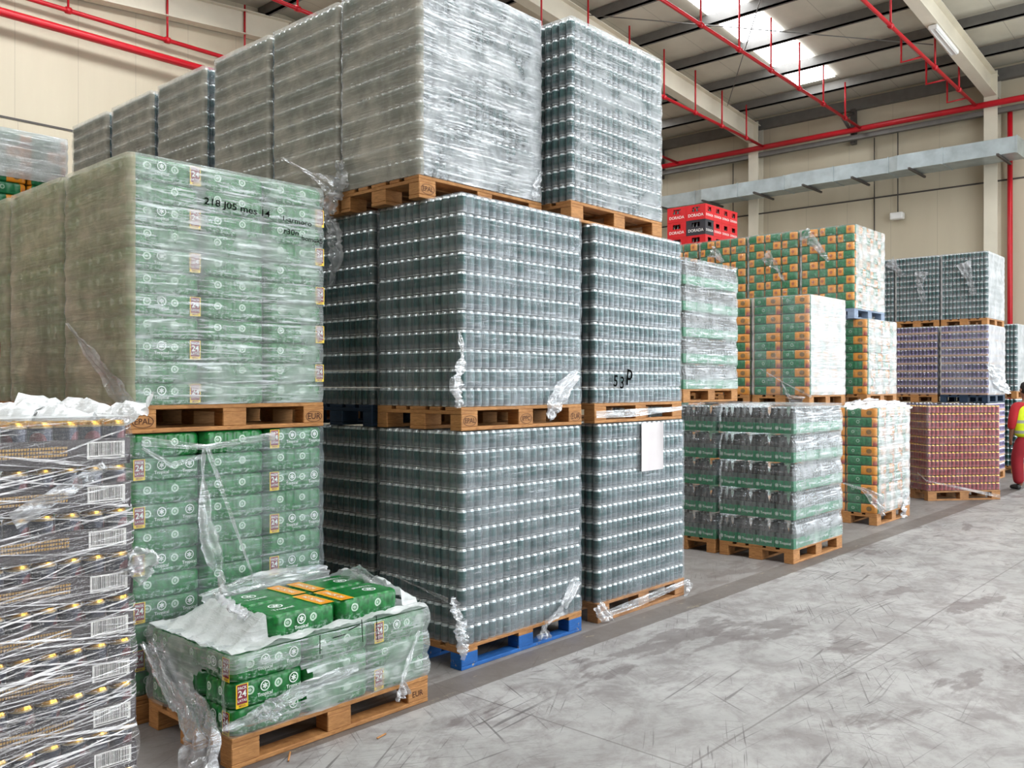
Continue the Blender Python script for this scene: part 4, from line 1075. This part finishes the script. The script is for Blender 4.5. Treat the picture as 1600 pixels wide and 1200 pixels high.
six_load(5.01, 3.94, Z3+.144, 'topmost load above 53 P')
w = wrap(5.01, 3.94, Z3+.146, 1.32, 11, 'shining film round the topmost load above the 53 P load', 'film_mid', 'film_soft', amp=.006)

# ------------------------------------------------------------------ bottle loads
FX, FY = 8.216, 3.725
def pick_b(full): return lambda i, j, k: (BOT[1 if (full and k == 4) else 0], BOT[0], I4)
BG = 'bottle trays with green card'
for n_, yy in enumerate((FY, FY+.85, FY+1.70)):
    wd = ('nearest the aisle', 'second from the aisle', 'third from the aisle')[n_]
    pallet(FX, yy, 0, 'pallet under the floor bottle load, ' + wd, 'wood', n_ < 2)
    load('bottle_pack', FX, yy, .144, 4, 4, 5, BX, BY, BZ, pick_b(False), 'bottle tray', ('aisle bottle load', 'second bottle load', 'third bottle load')[n_], BG, faces='fl' if n_ == 0 else 'l', hidden=n_ > 1)
    if n_ < 2: wrap(FX, yy, .146, 1.40, 5, 'wavy film round the floor bottle load, ' + wd, 'film_mid' if n_ == 0 else 'film', 'film_soft', amp=.017, out=.014, dz=10, crump=.0015, neck=True)
Z2F = 1.552
pallet(FX, 4.95, Z2F, 'pallet under the upper bottle load, behind the 53 P stack', 'wood', True)
load('bottle_pack', FX, 4.95, Z2F+.144, 4, 4, 5, BX, BY, BZ, pick_b(False), 'bottle tray', 'upper bottle load', BG)
wrap(FX, 4.95, Z2F+.146, 1.40, 5, 'cloudy wavy film round the upper bottle load', 'film_mid', 'film_soft', amp=.017, out=.014, dz=10, crump=.0015, neck=True)

# ------------------------------------------------------------------ green and orange loads
SG = 'green and orange striped multipacks'; CG = 'green and orange checked multipacks'
def pick_s(i, j, k): q = k % 2; return STR[q], STR[q], I4
def pick_k(i, j, k): q = (k + j) % 2; return CHK[q], CHK[q], I4
def str_load(x, y, z, desc, nz=11, faces='fl', hidden=False):
    load('striped_multipack', x, y, z, 4, 2, nz, .3, .4, .119, pick_s, 'striped multipack', desc, SG, faces=faces, hidden=hidden)
def chk_load(x, y, z, desc, faces='fl', hidden=False, nz=10):
    load('checked_multipack', x, y, z, 4, 3, nz, .3, MY, .1185, pick_k, 'checked multipack', desc, CG, faces=faces, hidden=hidden)
PXo, PYo = 11.13, 3.97
pallet(PXo, PYo, 0, 'pallet on the floor under the striped load beside bottle load', 'wood', True)
str_load(PXo, PYo, .144, 'floor load by aisle')
w = wrap(PXo, PYo, .146, 1.31, 11, 'film round the striped floor load, gathered at its lower corner', 'film_thick', 'film_soft', amp=.006)
tail(w, [at(1318, 755, X=PXo-.02), at(1350, 765, X=PXo-.03), at(1372, 782, Y=PYo-.03), at(1382, 803, Y=PYo-.03)], [.02, .05, .20, .10], 51, (.5, 0, 1), 'film_tail', .012, fold=.7)
tail(w, [at(1418, 770, Y=PYo-.02), at(1412, 795, Y=PYo-.03), at(1410, 812, Y=PYo-.03)], [.06, .10, .14], 52, (1, 0, 0), 'film_tail', .02, fold=.7)
tail(w, [at(1322, 634, Y=PYo), at(1360, 630, Y=PYo+.1), at(1420, 634, Y=PYo+.1)], [.10, .14, .10], 53, (0, .6, 1), 'film_tail', .02)
ZP = 1.458
for n_, yy in enumerate((4.82, 5.66)):
    wd = ('second', 'third')[n_]
    pallet(11.1, yy, 0, 'floor pallet of the striped stack, %s from the aisle' % wd, 'wood', False)
    str_load(11.1, yy, .144, 'floor load %s back' % wd, faces='l', hidden=True)
    pallet(11.1, yy, ZP, 'second tier pallet under the striped load, %s from the aisle' % wd, 'wood', True)
    str_load(11.1, yy, ZP+.144, 'upper load %s back' % wd)
    w = wrap(11.1, yy, ZP+.146, 1.31, 11, 'film round the upper striped load, %s from the aisle' % wd, 'film_white' if n_ == 0 else 'film_thick', 'film' if n_ == 0 else 'film_soft', amp=.006)
    if n_ == 0:
        tail(w, [at(1184, 574, X=11.08), at(1225, 598, X=11.07), at(1268, 620, Y=4.79)], [.01, .012, .03], 54, (0, 0, 1), 'film_tail', .003)
        tail(w, [at(1220, 595, X=11.07), at(1232, 620, X=11.05), at(1250, 632, X=11.04)], [.01, .05, .24], 55, (0, 1, .2), 'film_tail', .012)
QX = 12.65
pallet(QX, 4.65, 0, 'floor pallet hidden under the striped load by the blue-grey pallet', 'wood', False)
str_load(QX, 4.65, .144, 'floor load furthest column', faces='l', hidden=True)
pallet(QX, 4.65, ZP, 'second tier pallet of the furthest striped column', 'wood', False)
str_load(QX, 4.65, ZP+.144, 'upper load furthest column', nz=9)
w = wrap(QX, 4.65, ZP+.146, 1.073, 9, 'film round the narrow looking striped load below the blue-grey pallet', 'film_thick', 'film_soft', amp=.006)
tail(w, [at(1358, 560, Y=4.63), at(1362, 580, Y=4.62), at(1366, 600, Y=4.63)], [.02, .04, .02], 57, (1, 0, 0), 'film_tail', .008)
ZT = ZP + .144 + 9*.119 + .006
for n_, yy in enumerate((4.79, 5.63, 6.47, 7.31)):
    wd = NTH[n_]
    if n_:
        pallet(QX, yy+.02, 0, 'floor pallet of the checked column, %s from the aisle' % wd, 'wood', False); str_load(QX, yy+.02, .144, 'floor row column %s' % wd, faces='l', hidden=True)
        pallet(QX, yy+.02, ZP, 'second tier pallet of the checked column, %s from the aisle' % wd, 'wood', False); str_load(QX, yy+.02, ZP+.144, 'middle row column %s' % wd, nz=9, faces='l', hidden=True)
    pallet(12.55, yy, ZT, 'pallet under the topmost checked load, %s from the aisle' % wd, 'greyblue' if n_ == 0 else 'wood', n_ == 0)
    chk_load(12.55, yy, ZT+.144, 'topmost load %s back' % wd)
    w = wrap(12.55, yy, ZT+.146, 1.19, 10, 'film round the topmost checked load, %s from the aisle' % wd, 'film_thick', 'film_soft', amp=.006)
    a = [(1255, 365, 1295, 408), (1195, 398, 1226, 440), (1110, 392, 1130, 410), None][n_]
    if a: tail(w, [at(a[0], a[1], X=12.52), at((a[0]+a[2])/2, (a[1]+a[3])/2-4, X=12.51), at(a[2], a[3], X=12.52)], [.20, .12, .05], 58+n_, (0, .6, 1), 'film_tail', .015)

# ------------------------------------------------------------------ load beyond the row, far left
BLX, BLY = 2.70, 9.95
for z, nm in ((0, 'floor'), (ZP, 'second tier')):
    pallet(BLX, BLY, z, nm + ' pallet under the striped load behind the tall row', 'wood', False); str_load(BLX, BLY, z+.144, nm + ' behind the row', faces='f', hidden=True)
pallet(BLX, BLY, 2*ZP, 'top tier pallet under the striped load behind the tall row', 'wood', False)
load('striped_multipack', BLX, BLY, 2*ZP+.144, 3, 2, 10, .4, .4, .129, lambda i, j, k: (STR[k % 2], STR[k % 2], Matrix.Diagonal((1.32, 1, 1.08, 1))), 'striped multipack', 'load behind the tall row', SG, faces='fl', flip=True)
wrap(BLX, BLY, 2*ZP+.144+.82, .50, 4, 'shining film round the top of the striped load behind the tall row', 'film_white', 'film_mid', amp=.008)

# ------------------------------------------------------------------ far loads
for n_, yy in enumerate((4.27, 5.12, 5.97, 6.82)):
    wd = NTH[n_]
    for z in (0, 1.41):
        vis = z > 0 and n_ < 2
        pallet(17.4, yy, z, ('second tier' if z else 'floor') + ' pallet of the purple tray stack, %s from the aisle' % wd, 'allblue' if (vis and n_ == 0) else 'wood', vis)
        load('purple_can_tray', 17.4, yy, z+.144, 4, 3, 9, .3, MY, .14, lambda i, j, k: (PTR, PTR, I4), 'purple can tray', ('upper' if z else 'floor') + ' load %s back' % wd, 'purple can trays', faces='fl' if n_ == 0 else 'l', hidden=not vis)
    if n_ < 2:
        w = wrap(17.4, yy, 1.556, 1.258, 9, 'film round the upper purple tray load, %s from the aisle' % wd, 'film_white', 'film_soft' if n_ else 'film', amp=.012)
        if n_ == 0:
            tail(w, [at(1545, 572, Y=4.25), at(1560, 590, Y=4.2), at(1576, 612, Y=4.2)], [.10, .40, .10], 71, (0, 0, 1), 'film_white', .03, fold=.5)
Z3G = 2.82
for n_, yy in enumerate((4.40, 5.235, 6.07, 6.905)):
    wd = NTH[n_]
    pallet(17.9, yy, Z3G, 'pallet under the far topmost green can load, %s from the aisle' % wd, 'wood', n_ < 3)
    six_load(17.9, yy, Z3G+.144, 'far topmost load %s back' % wd, zs=.93, hidden=True)
    w = wrap(17.9, yy, Z3G+.146, 1.225, 11, 'film round the far topmost green can load, %s from the aisle' % wd, 'film_white', 'film_soft', amp=.005)
    if n_ < 3:
        a = ((1505, 410, 1516, 440, 1522, 462), (1440, 424, 1436, 445, 1444, 470), (1388, 408, 1400, 420, 1410, 432))[n_]
        tail(w, [at(a[0], a[1], X=17.83), at(a[2], a[3], X=17.82), at(a[4], a[5], X=17.83)], [.25, .10, .12], 75+n_, (0, 1, .5), 'film_tail', .03)
for z, nm in ((0, 'floor'), (Z2, 'second tier')):
    pallet(19.45, 4.26, z, nm + ' pallet of the furthest green can stack, behind the purple trays', 'wood', False); six_load(19.45, 4.26, z+.144, 'furthest stack', hidden=True)
    if z: wrap(19.45, 4.26, z+.146, 1.317, 11, 'film round the furthest green can load beyond the purple trays', 'film_white', 'film_soft')
# red crates
for z, nm in ((0, 'floor'), (Z2, 'second tier')):
    pallet(14.2, 8.1, z, nm + ' pallet under the red crate stack', 'wood', False); six_load(14.2, 8.1, z+.144, 'load under the crates', hidden=True, faces='l')
pallet(14.2, 8.1, Z3, 'top pallet under the red crates', 'wood', False)
for k in range(7):
    for i in range(4):
        for j in range(2):
            if i and j: continue
            blk = (k == 5 and i == 0 and j == 0)
            lab = ('black beer crate with white lettering among the red crates' if blk else
                   'red beer crate, %s layer up, %s' % (ORD[k], 'stack corner' if not i and not j else ('long end side beside the stack corner' if j else 'aisle side, %s from the stack corner' % NTH[i])))
            put('beer_crate', CB if blk else CR, CR, Matrix.Translation((14.2+.3*i, 8.1+.4*j, Z3+.144+.277*k)), lab, 'beer crates on the red stack')
# turned pallet of red cans
th = math.radians(-48 + 9)
a0 = at(1450, 783, Z=0)
pallet(a0.x, a0.y, 0, 'wooden pallet under the red can load beside the worker', 'old', True, None, th)
load('red_can_pack', a0.x, a0.y, .144, 9, 4, 11, PX, PY, .1165, lambda i, j, k: (REDC[(i+k) % 2], REDC[0], Matrix.Diagonal((1, 1, .97, 1))), 'red can pack', 'red load', 'red can packs by the worker', rz=th)
w = wrap(a0.x, a0.y, .146, 1.285, 11, 'thin film round the red can load beside the worker', 'film_clear', 'film', rz=th, amp=.005)
tail(w, [at(1440, 740, Y=a0.y+.05), at(1500, 752, Y=a0.y-.55), at(1578, 768, Y=a0.y-1.0)], [.02, .02, .05], 81, (0, 0, 1), 'film_tail', .004)
w['label'] = 'thin film round the red can load beside the worker'

# ------------------------------------------------------------------ put the packs into the scene
STUFF = {'can_pack': ('can_packs', 'green can packs of the loads further back and higher up', 'drinks packs')}
for kind, lst in queue.items():
    lst.sort(key=lambda r: r[0])
    for d, pr, sp, Mx, lab, grp in lst[:300]: pr.place(Mx, lab, grp)
    if len(lst) > 300:
        nm, lab, cat = STUFF.get(kind, (kind + 's', 'the remaining %ss of the loads further back' % kind.replace('_', ' '), 'drinks packs'))
        o = obj(nm, stuff_mesh(nm, [(r[2], r[3]) for r in lst[300:]])); tag(o, lab, cat, None, 'stuff')

# ------------------------------------------------------------------ the worker at the right edge
def skin(name, pts, edges, mats, parent=None, root=0, sub=2):
    me = bpy.data.meshes.new(name); me.from_pydata([p[:3] for p in pts], edges, [])
    for m_ in mats: me.materials.append(m_)
    o = obj(name, me, parent)
    md = o.modifiers.new('skin', 'SKIN'); md.use_smooth_shade = True; md.branch_smoothing = .6
    for i, p in enumerate(pts):
        sv = me.skin_vertices[0].data[i]; r = p[3]; sv.radius = (r, p[4] if len(p) > 4 else r); sv.use_root = (i == root)
    s_ = o.modifiers.new('sub', 'SUBSURF'); s_.levels = sub; s_.render_levels = sub
    return o
M['skin'] = plain('skin', '#8a5f48', .55, var=.05); M['hair'] = plain('dark_hair', '#17120f', .7)
M['trousers'] = plain('red_trousers', '#860d1c', .8, var=.1, scale=8, bump=.1); M['sleeve'] = plain('red_shirt', '#a5141f', .8, var=.1)
M['shoe'] = plain('dark_shoe', '#22201f', .5)
def vest_mat():
    t = NT('high_visibility_vest'); z = t.xyz(t.coord('Object'))[2]; c = srgb('#d9ea1a')
    k = None
    for a in (1.13, .96):
        q = t.math('LESS_THAN', t.math('ABSOLUTE', t.math('SUBTRACT', z, a)), .025); k = q if k is None else t.math('MAXIMUM', k, q)
    n = t.noise(t.coord('Object'), 9, 3)
    return t.done(t.bsdf(t.mix(k, t.mix(t.ramp(n, .3, .7), c, srgb('#c8da10')), srgb('#9b9a90')), .7, 0, t.bump(n, .3)))
M['vest'] = vest_mat()
wp = at(1605, 600, Y=None, X=16.55); wp.z = 0
man = thing('person', 'worker in yellow vest and red trousers walking away, at right edge', 'person', wp, math.radians(-42))
# local frame: +Y is the way the person walks (away from the camera), X to the person's right
P = [(0, 0, .93, .13, .10), (0, .01, 1.1, .125, .095), (0, .02, 1.28, .15, .10), (0, .02, 1.42, .10, .08), (0, .03, 1.50, .055), (0, .05, 1.60, .075, .09), (0, .045, 1.68, .075, .095), (0, .04, 1.75, .05, .06),
     (-.18, .02, 1.40, .06), (-.255, -.01, 1.14, .045), (-.22, .08, .92, .036), (-.21, .11, .85, .03, .04),
     (.18, .02, 1.40, .06), (.255, .03, 1.14, .045), (.22, .16, .94, .036), (.21, .20, .88, .03, .04),
     (-.09, .0, .86, .085), (-.10, .06, .49, .06), (-.10, .02, .10, .042), (-.10, .13, .045, .035, .03),
     (.09, .0, .86, .085), (.10, -.02, .49, .06), (.10, -.16, .12, .042), (.10, -.06, .05, .035, .03)]
E = [(0,1),(1,2),(2,3),(3,4),(4,5),(5,6),(6,7),(3,8),(8,9),(9,10),(10,11),(3,12),(12,13),(13,14),(14,15),(0,16),(16,17),(17,18),(18,19),(0,20),(20,21),(21,22),(22,23)]
for sgn, hx, hy, hz in ((-1, -.21, .115, .82), (1, .21, .205, .85)):            # fingers grown from each palm
    b0 = 11 if sgn < 0 else 15
    for q in range(4):
        n0 = len(P); off = (q - 1.5)*.018
        P += [(hx, hy+off, hz-.02, .0085), (hx + sgn*-.004, hy+off+.004, hz-.055 - (.008 if q in (1, 2) else 0), .008), (hx - sgn*.012, hy+off+.008, hz-.08, .0075)]
        E += [(b0, n0), (n0, n0+1), (n0+1, n0+2)]
    n0 = len(P); P += [(hx-sgn*.012, hy+.038, hz+.015, .009), (hx-sgn*.018, hy+.05, hz-.02, .008)]; E += [(b0, n0), (n0, n0+1)]
body = skin('body', P, E, [M['skin']], man)
tr = skin('trousers', [(0, 0, .99, .18, .13), (0, 0, .90, .18, .13), (-.12, 0, .82, .115), (-.14, .06, .49, .10), (-.13, .02, .09, .085), (.12, 0, .82, .115), (.14, -.02, .49, .10), (.13, -.15, .10, .085)],
          [(0,1),(1,2),(2,3),(3,4),(1,5),(5,6),(6,7)], [M['trousers']], man)
sh = skin('red_shirt', [(0, .02, 1.38, .12, .09), (-.19, .02, 1.40, .085), (-.26, 0, 1.15, .072), (-.25, .05, 1.0, .06), (.19, .02, 1.40, .085), (.26, .03, 1.15, .072), (.24, .12, 1.0, .06), (0, .025, 1.47, .07)],
          [(0,1),(1,2),(2,3),(0,4),(4,5),(5,6),(0,7)], [M['sleeve']], man)
ve = skin('vest', [(0, 0, .84, .23, .165), (0, .005, 1.0, .225, .155), (0, .015, 1.2, .24, .15), (0, .02, 1.36, .23, .12), (0, .025, 1.44, .12, .085)], [(0,1),(1,2),(2,3),(3,4)], [M['vest']], man)
for s_, y in ((-1, .06), (1, -.13)):
    skin('shoe', [(s_*.125, y-.06, .055, .05, .055), (s_*.125, y+.06, .05, .05, .048), (s_*.13, y+.16, .036, .045, .034)], [(0,1),(1,2)], [M['shoe']], man)
mb = MB().lathe([(.001, -.10), (.06, -.085), (.085, -.03), (.092, .03), (.075, .085), (.04, .11), (.001, .118)], 16)
obj('hair', mb.mesh('hair', [M['hair']]), man, loc=(0, .025, 1.675))
fm = MB()
for s_ in (-1, 1):
    fm.lathe([(.001, -.011), (.010, -.005), (.011, 0), (.010, .005), (.001, .011)], 8, M=Matrix.Translation((s_*.032, .125, 1.655)))
    fm.lathe([(.001, -.03), (.016, -.015), (.018, .01), (.001, .03)], 8, M=Matrix.Translation((s_*.088, .035, 1.65)))
fm.lathe([(.016, 0), (.012, .02), (.004, .045)], 8, M=Matrix.Translation((0, .14, 1.612)))
fm.box(-.022, .125, 1.578, .022, .135, 1.586)
obj('face', fm.mesh('face', [M['skin']]), man)

# a few splinters of wood and straw on the floor
for i, (px, py, ln, a) in enumerate(((452, 1182, .10, .9), (596, 1150, .07, .2))):
    p = at(px, py, Z=.006)
    o = obj('wood_splinter', MB().box(-ln/2, -.004, -.003, ln/2, .004, .004, 0, .0015).mesh('wood_splinter', [M['wood']]), loc=p); o.rotation_euler = (0, 0, a)
    tag(o, ('pale wood splinter lying on the floor before the small opened load', 'short wood splinter on the dark strip by the small load')[i], 'splinter')
